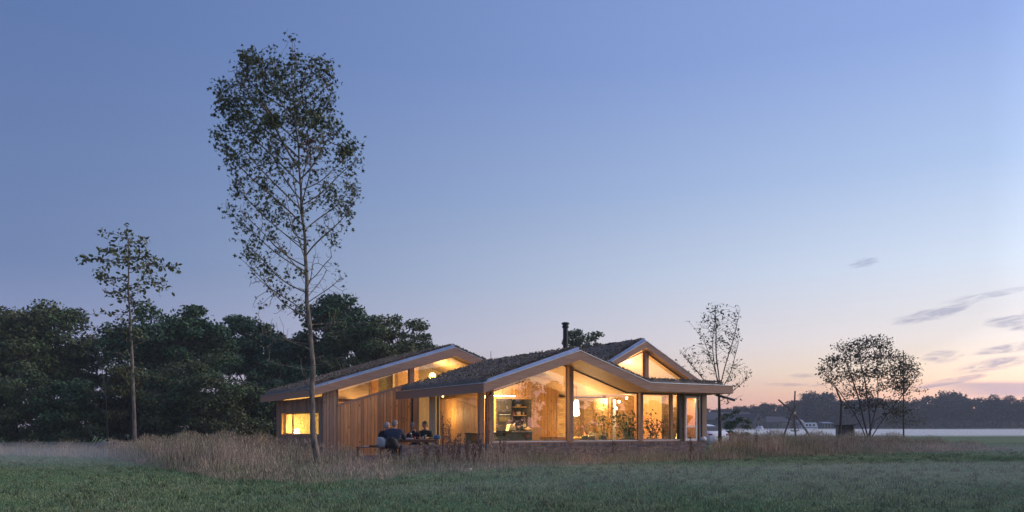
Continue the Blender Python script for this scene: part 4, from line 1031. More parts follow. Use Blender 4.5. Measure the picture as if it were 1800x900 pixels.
def leaves(P, D, n_per, size, spread, m, root, shape='ellipse', name='foliage', droop=0.0, seed=3, mats=None, midx=None):
    r = np.random.default_rng(seed); n = len(P) * n_per
    if n == 0: return
    B = np.repeat(P, n_per, 0) + r.normal(0, spread, (n, 3))
    d = np.repeat(D, n_per, 0) * .5 + r.normal(0, .7, (n, 3)); d[:, 2] -= droop; d /= np.linalg.norm(d, axis=1)[:, None]
    q = r.normal(0, 1, (n, 3)); s = np.cross(d, q); s /= np.linalg.norm(s, axis=1)[:, None]
    nn = np.cross(d, s); L = size * r.uniform(.65, 1.25, n)
    if shape == 'ellipse':
        pr = [(0, 0), (.35, .26), (.75, .20), (1, 0), (.75, -.20), (.35, -.26)]
    elif shape == 'star':
        pr = []
        for k in range(5):
            a0 = math.pi * (k - 2) * .42; pr.append((.45 + .55 * math.cos(a0), .55 * math.sin(a0)))
            a1 = a0 + math.pi * .21
            if k < 4: pr.append((.45 + .20 * math.cos(a1), .20 * math.sin(a1)))
        pr.append((.28, .12)); pr.append((0, 0)); pr.append((.28, -.12))
    else:
        pr = [(0, 0), (.5, .32), (1, 0), (.5, -.32)]
    k = len(pr); V = np.zeros((n, k, 3))
    for j, (x, y) in enumerate(pr):
        V[:, j] = B + d * (L * x)[:, None] + s * (L * y)[:, None] + nn * (L * .10 * abs(y) * 2)[:, None]
    F = np.arange(n * k).reshape(n, k)
    mi = np.repeat(midx, n_per) if midx is not None else None
    o = npmesh(name, V.reshape(-1, 3), F, mats or m, root, midx=mi); o['kind'] = 'stuff'
    return o
# --- the tall sweetgum in front of the left wing
YT = 25.6
t = thing('sweetgum_tree', 'very tall slender sweetgum with pale trunk standing before the left wing', 'tree', (GX(556, YT), YT, 0))
gx = lambda px: (px - 556) / FP * YT
gz = lambda py: EYE + (750 - py) / FP * YT
tp = [(556, 825, 10), (554, 780, 9), (551, 720, 7.5), (548, 650, 6.6), (545, 590, 6.0), (542, 530, 5.4), (539, 480, 5.0), (536, 440, 4.5), (533, 400, 4.0), (530, 350, 3.4), (527, 300, 2.9), (521, 240, 2.3), (518, 190, 1.7), (516, 140, 1.1), (514, 100, .8), (512, 72, .5)]
tz = np.array([q[1] for q in tp])[::-1]; txp = np.array([q[0] for q in tp])[::-1]; trr = np.array([q[2] for q in tp])[::-1]
ys_ = np.linspace(825, 68, 84)
trunk = [(gx(np.interp(y, tz, txp) + 1.6 * math.sin(y / 31) + .8 * math.sin(y / 12.5)), .06 * math.sin(y / 43), gz(y)) for y in ys_]
trad = np.interp(ys_, tz, trr) / FP * YT * .62
prof = [(64, 506, 519), (82, 508, 524), (92, 500, 536), (104, 488, 560), (108, 428, 584), (128, 412, 590), (150, 388, 588), (165, 380, 590), (205, 380, 590), (228, 408, 602), (244, 372, 622), (262, 380, 632), (300, 398, 634), (340, 410, 632), (365, 396, 632), (400, 398, 618), (440, 426, 585), (480, 436, 600), (505, 432, 614), (540, 438, 600), (570, 450, 580), (640, 470, 610), (700, 470, 590)]
py_ = np.array([q[0] for q in prof]); pl_ = np.array([q[1] for q in prof]); pr_ = np.array([q[2] for q in prof])
r_ = np.random.default_rng(11)
prim = []
def Wd(y): return np.interp(y, py_, pl_), np.interp(y, py_, pr_)
starts = list(np.linspace(705, 556, 13)) + list(np.linspace(548, 250, 34)) + list(np.linspace(240, 130, 14))
for k, y0 in enumerate(starts):
    i_ = int(np.argmin([abs(750 - (q[2] - EYE) * FP / YT - y0) for q in trunk])); p0 = np.array(trunk[i_]); x0 = 556 + p0[0] * FP / YT
    azm = k * 2.39996 + r_.uniform(-.4, .4)
    if k in (8, 13, 17, 21, 26, 30): azm = math.pi + r_.uniform(-.3, .3)
    if k in (10, 15, 19, 24): azm = r_.uniform(-.3, .3)
    cx_ = math.cos(azm); rise = r_.uniform(.75, 1.15) if y0 < 560 else r_.uniform(.1, .45)
    # walk outward until the outline is met
    R_ = 8
    while R_ < 170:
        yy = y0 - rise * R_ * 1.0; l_, q_ = Wd(max(yy, 60)); half = (q_ - l_) / 2; e_ = math.hypot((x0 + cx_ * R_ - (l_ + q_) / 2) / half, math.sin(azm) * R_ / (half * .85))
        if e_ > .93 or yy < 116: break
        R_ += 3
    R_ *= .97; Lm = R_ / FP * YT
    if y0 > 555: Lm *= r_.uniform(.7, 1.5)
    n_ = max(4, int(Lm * math.hypot(1, rise) / .16)); pts_ = []
    w1, w2 = r_.uniform(-.13, .13, 2)
    for m_ in range(1, n_ + 1):
        f = m_ / n_
        pts_.append(p0 + np.array([cx_ * Lm * f + w1 * math.sin(f * 6) * Lm * .5, math.sin(azm) * Lm * f + w2 * math.sin(f * 5) * Lm * .5, Lm * rise * (f * .72 + .28 * f * f) ]))
    prim.append((i_, pts_))
At = []
dens = lambda y: 1.0 if y < 260 else (.74 if y < 400 else (.50 if y < 470 else (.34 if y < 560 else .07)))
while len(At) < 2900:
    y = r_.uniform(66, 690)
    if r_.random() > dens(y): continue
    l, rr_ = Wd(y); x = r_.uniform(l, rr_)
    cxp = (l + rr_) / 2; e = (x - cxp) / ((rr_ - l) / 2)
    dep = math.sqrt(max(0, 1 - e * e)) * (rr_ - l) / 2 * .85
    dz = r_.uniform(-dep, dep)
    if y > 250 and math.hypot(x - np.interp(y, tz[::-1] if tz[0] > tz[-1] else tz, txp[::-1] if tz[0] > tz[-1] else txp), dz) < 34: continue
    if 415 < x < 462 and 226 < y < 256: continue
    if x < 412 and 300 < y < 340: continue
    At.append((gx(x), dz / FP * YT, gz(y)))
At = np.array(At)
for _ in range(58):
    yv = r_.uniform(90, 430); l_, q_ = Wd(yv); av = r_.uniform(0, 6.28); kv = r_.uniform(.45, 1.05); rv = r_.uniform(.26, .56)
    cv_ = np.array([gx((l_ + q_) / 2 + math.cos(av) * kv * (q_ - l_) / 2), math.sin(av) * kv * (q_ - l_) / 2 * .85 / FP * YT, gz(yv)])
    At = At[(((At - cv_) / np.array([1, 1, .8])) ** 2).sum(1) > rv * rv]
N, par = colonize(At, trunk, step=.13, kill=.20, infl=.9, iters=60, grav=(0, 0, .25), seed=5, prim=prim)
rad, kc, D = tree_mesh(N, par, len(trunk), .15, .0058, t, BARK, trunk_r=trad, expo=2.25)
rr2 = np.random.default_rng(8)
keep = []
for i in range(len(trunk), len(N)):
    if rad[i] > .013: continue
    y = 750 - (N[i, 2] - EYE) * FP / YT; x = 556 + N[i, 0] * FP / YT
    p = .95 if y < 250 else (.72 if y < 400 else (.55 if y < 470 else (.42 if y < 552 else .0)))
    if y < 101 and abs(x - 514) > 10: continue
    p *= .62 + .55 * math.sin(x / 13.0 + y / 29.0) * math.sin(y / 11.0 + x / 31.0 + 1) + .25
    if x > 535 and y > 420: p *= .5
    if x < 480 and y < 300: p *= 1.3
    if abs(x - 530) < 42 and y > 300: p *= .35
    if rr2.random() < p * (1.0 if kc[i] == 0 else .34): keep.append(i)
keep = np.array(keep); red = np.array([1 if (abs(556 + N[i, 0] * FP / YT - 553) < 13 and abs(750 - (N[i, 2] - EYE) * FP / YT - 278) < 15) else 0 for i in keep])
leaves(N[keep], D[keep], 10, .135, .11, LSWEET, t, 'star', droop=.35, mats=[LSWEET, LRED], midx=red)
print('sweetgum nodes', len(N), 'leaf tips', len(keep))

# --- slender young tree at the left with a layered crown
YT2 = 40.4
t = thing('young_tree', 'slender young tree with forked crown rising above the left hedge', 'tree', (GX(238, YT2), YT2, 0))
gx2 = lambda px: (px - 238) / FP * YT2
gz2 = lambda py: EYE + (750 - py) / FP * YT2
tp = np.array([(238, 797), (236, 740), (234, 680), (232, 620), (229, 560), (226, 520), (226, 480), (226, 440), (224, 412)])
ys_ = np.linspace(797, 412, 52); trunk = [(gx2(np.interp(-y, -tp[:, 1], tp[:, 0])), 0, gz2(y)) for y in ys_]
At = []; r_ = np.random.default_rng(4)
fans = [((224, 408), 12, 6), ((195, 416), 12, 7), ((243, 424), 14, 6), ((192, 440), 14, 8), ((172, 452), 16, 9), ((157, 462), 9, 6), ((205, 462), 14, 8), ((262, 452), 14, 9), ((250, 470), 16, 10), ((276, 470), 16, 10), ((296, 474), 12, 7), ((262, 482), 14, 9), ((190, 494), 15, 7), ((204, 514), 14, 7), ((215, 522), 10, 5), ((196, 526), 9, 5), ((258, 508), 14, 8), ((240, 512), 9, 5), ((281, 502), 8, 5), ((226, 455), 10, 12)]
fans += [((218, 560), 12, 9), ((252, 590), 14, 10), ((222, 630), 12, 9), ((250, 660), 10, 8)]
for (cx, cy2), a_, b_ in fans:
    for _ in range(13): At.append((gx2(cx + r_.normal(0, a_ * .6)), r_.normal(0, .45) + (r_.uniform(-1, 1)), gz2(cy2 + r_.normal(0, b_ * .5))))
for _ in range(40): At.append((gx2(r_.uniform(212, 262)), r_.uniform(-.6, .6), gz2(r_.uniform(480, 600))))
for _ in range(9): At.append((gx2(r_.uniform(140, 180)), r_.uniform(-.4, .4), gz2(r_.uniform(552, 620))))
N, par = colonize(np.array(At), trunk, step=.2, kill=.3, infl=3.0, iters=120, grav=(0, 0, .25), seed=2)
rad, kc, D = tree_mesh(N, par, len(trunk), .10, .009, t, BARK, trunk_r=np.linspace(.105, .018, len(trunk)), expo=2.4)
ok = [i for i in range(len(trunk), len(N)) if rad[i] < .016 and rr2.random() < (.72 if (750 - (N[i, 2] - EYE) * FP / YT2) < 530 else .42)]
leaves(N[ok], D[ok], 4, .235, .12, LASH, t, 'ellipse', droop=.25, seed=6)

# --- bare-ish tree to the right of the house
YT3 = 46.0
def small_tree(name, lab, px, Yd, ybase, paths, blobs, natt, leafsize, leafp, lm, bark, base_r, tip=.007, step=.16, kill=.3, infl=2.0, shape='ellipse', nper=2, seed=1, spread=.08, expo=2.4, grav=.1, group=None, dy=1.0, prims=None):
    t = thing(name, lab, 'tree', (GX(px, Yd), Yd, 0), group=group)
    X_ = lambda p: (p - px) / FP * Yd
    Z_ = lambda p: EYE + (750 - p) / FP * Yd
    P = np.array(paths, float); L_ = np.concatenate([[0], np.cumsum(np.hypot(np.diff(P[:, 0]), np.diff(P[:, 1])))]); k = max(6, int(L_[-1] / FP * Yd / step))
    tt = np.linspace(0, L_[-1], k); trunk = [(X_(np.interp(q, L_, P[:, 0])), 0, max(-.05, Z_(np.interp(q, L_, P[:, 1])))) for q in tt]
    r = np.random.default_rng(seed); At = []; tot = sum(b[4] for b in blobs)
    for cx, cy_, a_, b_, wt in blobs:
        for _ in range(int(natt * wt / tot)):
            while True:
                q = r.uniform(-1, 1, 3)
                if (q ** 2).sum() < 1: break
            At.append((X_(cx + q[0] * a_), q[1] * a_ * dy / FP * Yd, Z_(cy_ + q[2] * b_)))
    pr = None
    if prims:
        pr = []
        for k_, pth in enumerate(prims):
            Q_ = np.array(pth, float); i_ = int(np.argmin([abs(q[2] - Z_(Q_[0, 1])) for q in trunk])); l_ = np.concatenate([[0], np.cumsum(np.hypot(np.diff(Q_[:, 0]), np.diff(Q_[:, 1])))]); m_ = max(4, int(l_[-1] / FP * Yd / step))
            dd = r.uniform(-.55, .55) * l_[-1] / FP * Yd; out = []
            cx_, cy_f = np.polyfit(l_ / l_[-1], Q_[:, 0], 2), np.polyfit(l_ / l_[-1], Q_[:, 1], 2)
            for f in np.linspace(0, 1, m_ + 1)[1:]: out.append((X_(np.polyval(cx_, f)) + .03 * math.sin(f * 9 + k_), dd * f, Z_(np.polyval(cy_f, f))))
            pr.append((i_, out))
    N, par = colonize(np.array(At), trunk, step=step, kill=kill, infl=infl, iters=140, grav=(0, 0, grav), seed=seed, prim=pr)
    rad, kc, D = tree_mesh(N, par, len(trunk), base_r, tip, t, bark, trunk_r=np.linspace(base_r, base_r * .45, len(trunk)), expo=expo)
    sel = [i for i in range(len(trunk), len(N)) if (kc[i] == 0 or rad[i] < tip * 1.9) and r.random() < leafp]
    if sel: leaves(N[sel], D[sel], nper, leafsize, spread, lm, t, shape, droop=.2, seed=seed)
    return t
small_tree('bare_tree', 'half-bare upright tree behind the white car right of the house', 1265, YT3, 0,
    [(1266, 792), (1265, 740), (1264, 700), (1263, 672)], [(1263, 590, 34, 56, 5), (1225, 640, 40, 34, 2.4), (1296, 660, 26, 26, 1.2), (1245, 560, 20, 28, 1.2), (1285, 580, 22, 45, 1.6), (1262, 690, 22, 10, .3)], 1300, .15, .3, LOAK2, BARKD, .12, tip=.0066, step=.15, kill=.22, infl=.9, nper=2, seed=21, grav=.5,
    prims=[[(1263, 682), (1250, 640), (1244, 590), (1243, 550)], [(1264, 676), (1262, 620), (1261, 560), (1262, 536)], [(1264, 684), (1274, 640), (1284, 590), (1292, 548)], [(1263, 694), (1238, 664), (1216, 640), (1200, 612)], [(1263, 698), (1234, 676), (1206, 660), (1188, 640)], [(1264, 690), (1284, 660), (1298, 620), (1306, 592)], [(1265, 706), (1290, 690), (1312, 668), (1326, 660)], [(1265, 712), (1285, 706), (1300, 696), (1312, 694)], [(1263, 680), (1254, 620), (1228, 570), (1222, 556)]])
small_tree('spreading_tree', 'broad leafy multi-stemmed tree right of the tiny shed', 1526, 52.0, 0,
    [(1527, 787), (1525, 772)], [(1498, 611, 30, 11, 2.4), (1538, 603, 30, 12, 2.6), (1472, 634, 26, 9, 1.7), (1452, 650, 17, 8, 1.1), (1516, 630, 34, 10, 2.4), (1556, 628, 28, 11, 2.2), (1588, 648, 22, 11, 1.7), (1490, 660, 30, 10, 1.7), (1540, 656, 34, 10, 1.8), (1572, 676, 28, 11, 1.5), (1512, 688, 30, 10, 1.2), (1546, 708, 34, 10, 1.2), (1500, 716, 22, 10, .8), (1570, 728, 24, 8, .7), (1463, 672, 14, 9, .5)], 2300, .15, .85, mat('spread_leaf', (.060, .066, .030), .8, build=noisy((.085, .070, .035), .4, island=.9)), BARKD, .19, tip=.0066, step=.17, kill=.26, infl=1.6, nper=6, seed=5, grav=.2, spread=.16, expo=2.15,
    prims=[[(1525, 776), (1509, 742), (1493, 706), (1470, 672), (1448, 652)], [(1527, 774), (1536, 738), (1532, 694), (1524, 640), (1520, 606)], [(1527, 776), (1548, 736), (1570, 700), (1596, 660)], [(1526, 772), (1519, 720), (1503, 668), (1494, 626)], [(1535, 742), (1560, 726), (1590, 716)], [(1536, 735), (1552, 690), (1562, 630)]])
small_tree('slim_tree', 'slim straight young tree beside the broad leafy tree, greener at the middle', 1588, 58.0, 0,
    [(1589, 790), (1588, 740), (1588, 690), (1588, 640), (1588, 616)], [(1590, 660, 28, 46, 5), (1600, 655, 24, 20, 2), (1590, 720, 22, 20, 1), (1606, 742, 22, 5, .6), (1572, 742, 14, 6, .4), (1618, 690, 12, 5, .3)], 900, .14, .62, LYEL, BARKD, .06, tip=.0075, step=.18, kill=.30, infl=2.0, nper=6, seed=9, grav=.1, spread=.15)
small_tree('leaning_tree', 'thin leaning tree with bare forked top rising from the tiny shed', 1478, 57.0, 0,
    [(1473, 790), (1478, 740), (1479, 706), (1470, 684)], [(1452, 668, 22, 18, 2), (1492, 690, 16, 16, 1)], 110, .18, .12, LOAK, BARKD, .12, tip=.009, step=.2, kill=.34, infl=4.0, nper=1, seed=3, grav=.1)
small_tree('sapling', 'bare thin sapling with a few leaves above the hedge left of the young tree', 160, 47.0, 0,
    [(190, 775), (186, 700), (178, 640), (170, 600)], [(165, 580, 20, 24, 1)], 14, .26, .5, LASH, BARKD, .04, tip=.008, nper=1, seed=8, infl=4)

# --- dense broadleaved trees and shrubs at the left
LOAKb = leafmat('oak_leaf_olive', (.075, .118, .034), (.108, .12, .038))
LSHRb = leafmat('hawthorn_leaf', (.066, .116, .036), (.105, .112, .042))
LSHRd = leafmat('alder_leaf', (.036, .078, .036), (.06, .09, .036))
def dense(name, lab, px, Yd, top, halfw, lm, bottom=None, nclump=46, per=210, leaf=.24, cat='tree', group=None, seed=1, flat=.0, trunk=True, lobes=6, dyk=.75):
    """crown of leaf clumps on an uneven surface of lobes, with trunk and limbs reaching the clumps"""
    t = thing(name, lab, cat, (GX(px, Yd), Yd, 0), group=group); r = np.random.default_rng(seed)
    H = GH(top, Yd); Wm = halfw / FP * Yd; zb = GH(bottom, Yd) if bottom else .25 * H
    zc = (H + zb) / 2; hh = (H - zb) / 2
    # lobes give the crown its uneven outline
    lob = []
    for k in range(lobes):
        a = r.uniform(0, 2 * np.pi); e = r.uniform(-.5, .9)
        c = np.array([math.cos(a) * Wm * .55, math.sin(a) * Wm * .55 * dyk, zc + e * hh * .52]); lob.append((c, r.uniform(.42, .62)))
    lob.append((np.array([0, 0, zc + hh * .30]), .68)); lob.append((np.array([0, 0, zc - hh * .2]), .8))
    P = []; 
    while len(P) < nclump:
        if len(P) % 3 == 0 and zb < 1.6:
            a = r.uniform(0, 2 * np.pi); q_ = r.uniform(.2, .95); P.append((math.cos(a) * Wm * q_, math.sin(a) * Wm * q_ * dyk, r.uniform(.25, zc))); continue
        c, s_ = lob[r.integers(len(lob))]; q = r.normal(0, 1, 3); q /= np.linalg.norm(q); q *= r.uniform(.55, 1.0) ** .5
        p = c + q * np.array([Wm * s_, Wm * s_ * dyk, hh * s_])
        if p[2] < .2 or abs(p[0]) > Wm or p[2] > H: continue
        P.append(p)
    P = np.array(P); cr = r.uniform(.17, .32, nclump) * min(Wm, hh)
    per_n = (per * r.uniform(.6, 1.4, nclump)).astype(int); n = per_n.sum()
    ci = np.repeat(np.arange(nclump), per_n); q = r.normal(0, 1, (n, 3)); q /= np.linalg.norm(q, axis=1)[:, None]; q *= (r.uniform(.15, 1.05, n) ** .5)[:, None]
    B = P[ci] + q * cr[ci][:, None] * np.array([1.25, 1.1, .62]); B[:, 2] = np.maximum(B[:, 2], .05)
    # leaves lie roughly facing outward and up, as they do on a real clump
    nrm = q * .7 + np.array([0, 0, .6]) + r.normal(0, .5, (n, 3)); nrm /= np.linalg.norm(nrm, axis=1)[:, None]
    d = np.cross(nrm, r.normal(0, 1, (n, 3))); d /= np.linalg.norm(d, axis=1)[:, None]; s = np.cross(nrm, d)
    L = leaf * r.uniform(.6, 1.3, n)
    V = np.stack([B, B + d * (L * .5)[:, None] + s * (L * .33)[:, None], B + d * L[:, None], B + d * (L * .5)[:, None] - s * (L * .33)[:, None]], 1).reshape(-1, 3)
    o = npmesh('crown', V, np.arange(n * 4).reshape(n, 4), lm, t); o['kind'] = 'stuff'
    mb = MB(); tr_ = max(.10, Wm * .055)
    if trunk:
        mb.tube([(0, 0, -.05), (.05, 0, zb * .7), (0, .05, zc)], [tr_, tr_ * .8, tr_ * .5], 8)
        mb.build('trunk', BARKD, t, smooth=True)
        lb = MB()
        for k in range(0, nclump, 2):
            s0 = Vector((0, 0, zb * .6 + (zc - zb * .6) * r.random() * .9)); e = Vector(P[k]); m_ = s0.lerp(e, .5) + Vector((0, 0, -.08 * Wm))
            lb.tube([s0, m_, e], [tr_ * .35, tr_ * .22, .02], 5)
        lb.build('limbs', BARKD, t, smooth=True)
    else:
        lb = MB()
        for k in range(0, nclump, 3):
            e = Vector(P[k]); s0 = Vector((e.x * .35 + r.normal(0, .1), e.y * .3, 0)); lb.tube([s0, s0.lerp(e, .5) + Vector((0, 0, .15)), e], [.035, .025, .01], 5)
        lb.build('stems', BARKD, t)
    return t
GT = 'big trees behind the hedge at the left'; GS = 'shrubs of the hedge at the left'
dense('broad_tree', 'dark broad tree at the far left edge above the hedge', 22, 58, 520, 125, LOAKb, 700, 95, 330, .26, group=GT, seed=1)
dense('broad_tree', 'lower dark tree between the far-left tree and the slender young tree', 135, 62, 586, 62, LOAK, 720, 48, 260, .26, group=GT, seed=2)
dense('broad_tree', 'dense dark tree right behind the slender young tree', 292, 60, 514, 112, LOAK2, 700, 90, 330, .26, group=GT, seed=3)
dense('broad_tree', 'shorter dark tree between the young tree and the tall sweetgum', 440, 66, 552, 62, LOAK2, 725, 48, 290, .28, group=GT, seed=4)
dense('broad_tree', 'dark tree directly behind the tall sweetgum trunk', 510, 64, 570, 62, LOAK2, 730, 46, 290, .28, group=GT, seed=14)
dense('broad_tree', 'round-topped dark tree just right of the tall sweetgum trunk', 595, 62, 512, 74, LOAK2, 690, 66, 330, .26, group=GT, seed=5)
dense('broad_tree', 'brownish-green tree rising behind the left wing roof', 655, 56, 553, 84, LOAKb, 700, 66, 300, .24, group=GT, seed=6)
dense('broad_tree', 'airy tree at the right end of the dark wood, by the left ridge', 738, 70, 560, 56, LOAK, 660, 34, 150, .26, group=GT, seed=7, lobes=9)
dense('broad_tree', 'low tree filling the gap under the dark wood near the left eave', 500, 58, 622, 60, LOAK2, 784, 60, 330, .24, group=GT, seed=15)
dense('distant_oak', 'single small crown peeking over the roof beside the black flue', 1026, 85, 576, 40, LOAK, 640, 26, 130, .28, seed=8, lobes=7)
dense('shrub', 'big rounded shrub at the far left edge of the hedge', 35, 51, 634, 115, LSHRb, 785, 92, 380, .18, 'shrub', GS, 21, trunk=False)
dense('shrub', 'shrub left of the grey plank bench in the hedge', 145, 50, 652, 78, LSHR, 785, 76, 360, .18, 'shrub', GS, 22, trunk=False)
dense('shrub', 'yellowing shrub right behind the young tree trunk', 232, 49, 622, 52, LYEL, 740, 30, 190, .17, 'shrub', GS, 23, trunk=False)
dense('shrub', 'dark shrub right behind the grey plank bench', 225, 51, 660, 66, LSHRd, 787, 70, 340, .18, 'shrub', GS, 27, trunk=False)
dense('shrub', 'largest rounded shrub of the hedge, right of the young tree', 365, 50, 610, 102, LSHRb, 787, 104, 400, .18, 'shrub', GS, 24, trunk=False)
dense('shrub', 'shrub at the right end of the hedge near the far left window', 455, 53, 655, 56, LSHRd, 787, 60, 330, .18, 'shrub', GS, 25, trunk=False)
dense('shrub', 'dark shrub in the gap behind the two rounded shrubs', 290, 54, 645, 64, LSHR, 787, 62, 330, .18, 'shrub', GS, 26, trunk=False)
# bushes by the yard right of the house
dense('bush', 'loose dark bush growing between the car and the far farmhouse', 1290, 60, 716, 26, LSHR, 778, 20, 120, .16, 'bush', None, 31, trunk=False)
# trees standing out in the meadow beyond the picture's right edge; the gable glass mirrors them
def mirrored(px, D_, top, hwpx, lab, sparse, seed, lm=LOAK):
    # where a ray from the camera goes after the glass plane v = 0 turns it back
    u_ = U(px, 0); gp = HW(u_, 0); dx_, dy_ = (px - 900) / FP, 1.0; nx_, ny_ = ST, -CT
    dn = dx_ * nx_ + dy_ * ny_; rx_, ry_ = dx_ - 2 * dn * nx_, dy_ - 2 * dn * ny_
    tot = gp.y + D_; hgt = EYE + (750 - top) / FP * tot; hw = hwpx / FP * tot
    t = dense('meadow_tree', lab, 900, 40, 750 - (hgt - EYE) * FP / 40, hw * FP / 40, lm, 750 - (.8 - EYE) * FP / 40, 34 if sparse else 46, 70 if sparse else 190, .22 if sparse else .30, group='trees standing out in the east meadow', seed=seed)
    t.location = (gp.x + rx_ * D_, gp.y + ry_ * D_, 0); return t
for k, a_ in enumerate(((975, 36, 655, 28, 'dense round meadow tree east of the house, nearest to it', 0), (925, 40, 662, 46, 'loose wide-crowned meadow tree beside the nearest round one', 1), (885, 84, 694, 45, 'bushy tree at the south end of the east meadow row', 0),
        (1010, 92, 700, 46, 'low bushy tree in the east meadow row, second from the south', 0), (1052, 90, 706, 40, 'lowest tree in the middle of the east meadow row', 0), (1090, 88, 701, 40, 'bushy tree just north of the lowest one in the east row', 0),
        (1117, 44, 689, 19, 'narrow dense meadow bush standing before the east row', 0), (1140, 92, 704, 38, 'wide bushy tree in the north half of the east meadow row', 0), (1180, 90, 708, 42, 'bushy tree at the north end of the east meadow row', 0))):
    mirrored(*a_, 40 + k)

# --- the far wood: every tree its own trunk and crown
YF = 300.0
protos = []
def far_tree(seed, hgt, hw, airy):
    r = np.random.default_rng(seed); t = thing('far_tree', 'x', 'tree', (0, 0, 0), group='trees of the far wood')
    mb = MB(); mb.tube([(0, 0, -.2), (.1, 0, hgt * .45), (0, 0, hgt * .75)], [.42, .30, .12], 6)
    for k in range(6):
        a = r.uniform(0, 6.28); mb.tube([(0, 0, hgt * r.uniform(.28, .5)), (math.cos(a) * hw * .7, math.sin(a) * hw * .5, hgt * r.uniform(.6, .85))], [.16, .05], 4)
    mb.build('trunk', BARKD, t)
    nc = 26 if airy else 34; P = []
    while len(P) < nc:
        q = r.uniform(-1, 1, 3)
        if (q ** 2).sum() > 1: continue
        lo = .30 if airy else .12
        P.append((q[0] * hw, q[1] * hw, hgt * (lo + (1 - lo) * (.5 + .47 * q[2]))))
    P = np.array(P); n = nc * (120 if airy else 150); ci = r.integers(0, nc, n); q = r.normal(0, 1, (n, 3)); q /= np.linalg.norm(q, axis=1)[:, None]
    B = P[ci] + q * (r.uniform(.3, 1, n) * hw * .30)[:, None] * np.array([1.3, 1.3, .75])
    d = r.normal(0, 1, (n, 3)); d /= np.linalg.norm(d, axis=1)[:, None]; s = np.cross(d, r.normal(0, 1, (n, 3))); s /= np.linalg.norm(s, axis=1)[:, None]; L = r.uniform(.45, .9, n) * .85
    V = np.stack([B, B + d * (L * .5)[:, None] + s * (L * .4)[:, None], B + d * L[:, None], B + d * (L * .5)[:, None] - s * (L * .4)[:, None]], 1).reshape(-1, 3)
    o = npmesh('crown', V, np.arange(n * 4).reshape(n, 4), LFAR, t); o['kind'] = 'stuff'
    return t
specs = [(101, 12, 5.2, True), (102, 12, 6.0, True), (103, 12, 4.6, False), (104, 12, 6.0, False)]
FT = [far_tree(*s_) for s_ in specs]; used = [False] * 4
tops = [(1236, 722, 3), (1252, 716, 2), (1268, 718, 3), (1285, 712, 2), (1300, 716, 3), (1316, 712, 3), (1332, 714, 2), (1347, 708, 3), (1362, 712, 3), (1378, 716, 2), (1392, 708, 3), (1408, 702, 3), (1424, 696, 3), (1438, 688, 3), (1430, 696, 3), (1447, 694, 3), (1452, 698, 2), (1468, 704, 3), (1485, 703, 3), (1502, 700, 2), (1520, 700, 3), (1538, 698, 3), (1556, 700, 2), (1575, 704, 3), (1594, 706, 1), (1612, 700, 1), (1630, 698, 0), (1648, 694, 1), (1664, 689, 1), (1680, 692, 0), (1697, 698, 1), (1714, 702, 0), (1731, 700, 1), (1746, 696, 0), (1761, 700, 1), (1776, 697, 0), (1790, 701, 1), (1806, 699, 0), (1825, 701, 1)]
rowr = np.random.default_rng(77)
posw = ['just right of the porch end', 'behind the far farmhouse', 'above the white campervan', 'behind the broad leafy tree', 'in the open row at the right', 'at the far right edge']
order = {}
import bisect
def farlabel(px, k, top):
    ref = ['porch end', 'far farmhouse', 'pole tripod', 'white campervan', 'leafy tree', 'slim tree', 'grey cloud bank']
    lim = [1236, 1300, 1390, 1426, 1520, 1590, 1720]
    j = min(range(7), key=lambda q: abs(lim[q] - px)); c = order.get(j, 0); order[j] = c + 1
    side = 'left of' if px < lim[j] - 4 else ('right of' if px > lim[j] + 4 else 'straight behind')
    kind_ = ['open-crowned tall-trunked tree', 'wide-crowned tall-trunked tree', 'narrow dense tree', 'round dense tree'][k]
    ords = ['nearest', 'second', 'third', 'fourth', 'fifth', 'sixth', 'seventh', 'eighth', 'ninth', 'tenth', 'eleventh', 'farthest']
    return '%s of the far wood, %s %s the %s' % (kind_, ords[min(c, 11)], side, ref[j])
for px, top, k in tops:
    Yd = YF + rowr.uniform(-14, 22); H = GH(top, Yd); sc = H / 12.0
    lab = farlabel(px, k, top)
    if not used[k]: o = FT[k]; used[k] = True
    else: o = dup(FT[k], (0, 0, 0), 0, lab)
    o.location = (GX(px, Yd), Yd, 0); o.rotation_euler = (0, 0, rowr.uniform(0, 6)); o.scale = (sc * rowr.uniform(.85, 1.1), sc, sc); o['label'] = lab
# second row behind, one dark mass
nb_ = 20000; r = rowr
cxs = r.uniform(1180, 1860, nb_); Yb = r.uniform(335, 365, nb_)
hmax = np.interp(cxs, [1180, 1300, 1380, 1437, 1480, 1600, 1650, 1860], [7, 6.8, 6.6, 8.5, 8.0, 7.2, 5.0, 4.8]) 
B = np.stack([(cxs - 900) / FP * Yb, Yb, r.uniform(0, 1, nb_) * hmax * (1 - .25 * r.random(nb_))], 1)
d = r.normal(0, 1, (nb_, 3)); d /= np.linalg.norm(d, axis=1)[:, None]; s = np.cross(d, r.normal(0, 1, (nb_, 3))); s /= np.linalg.norm(s, axis=1)[:, None]; L = r.uniform(.9, 1.7, nb_)
V = np.stack([B, B + d * (L * .5)[:, None] + s * (L * .4)[:, None], B + d * L[:, None], B + d * (L * .5)[:, None] - s * (L * .4)[:, None]], 1).reshape(-1, 3)
tag(npmesh('distant_wood', V, np.arange(nb_ * 4).reshape(nb_, 4), LFAR), kind='stuff')

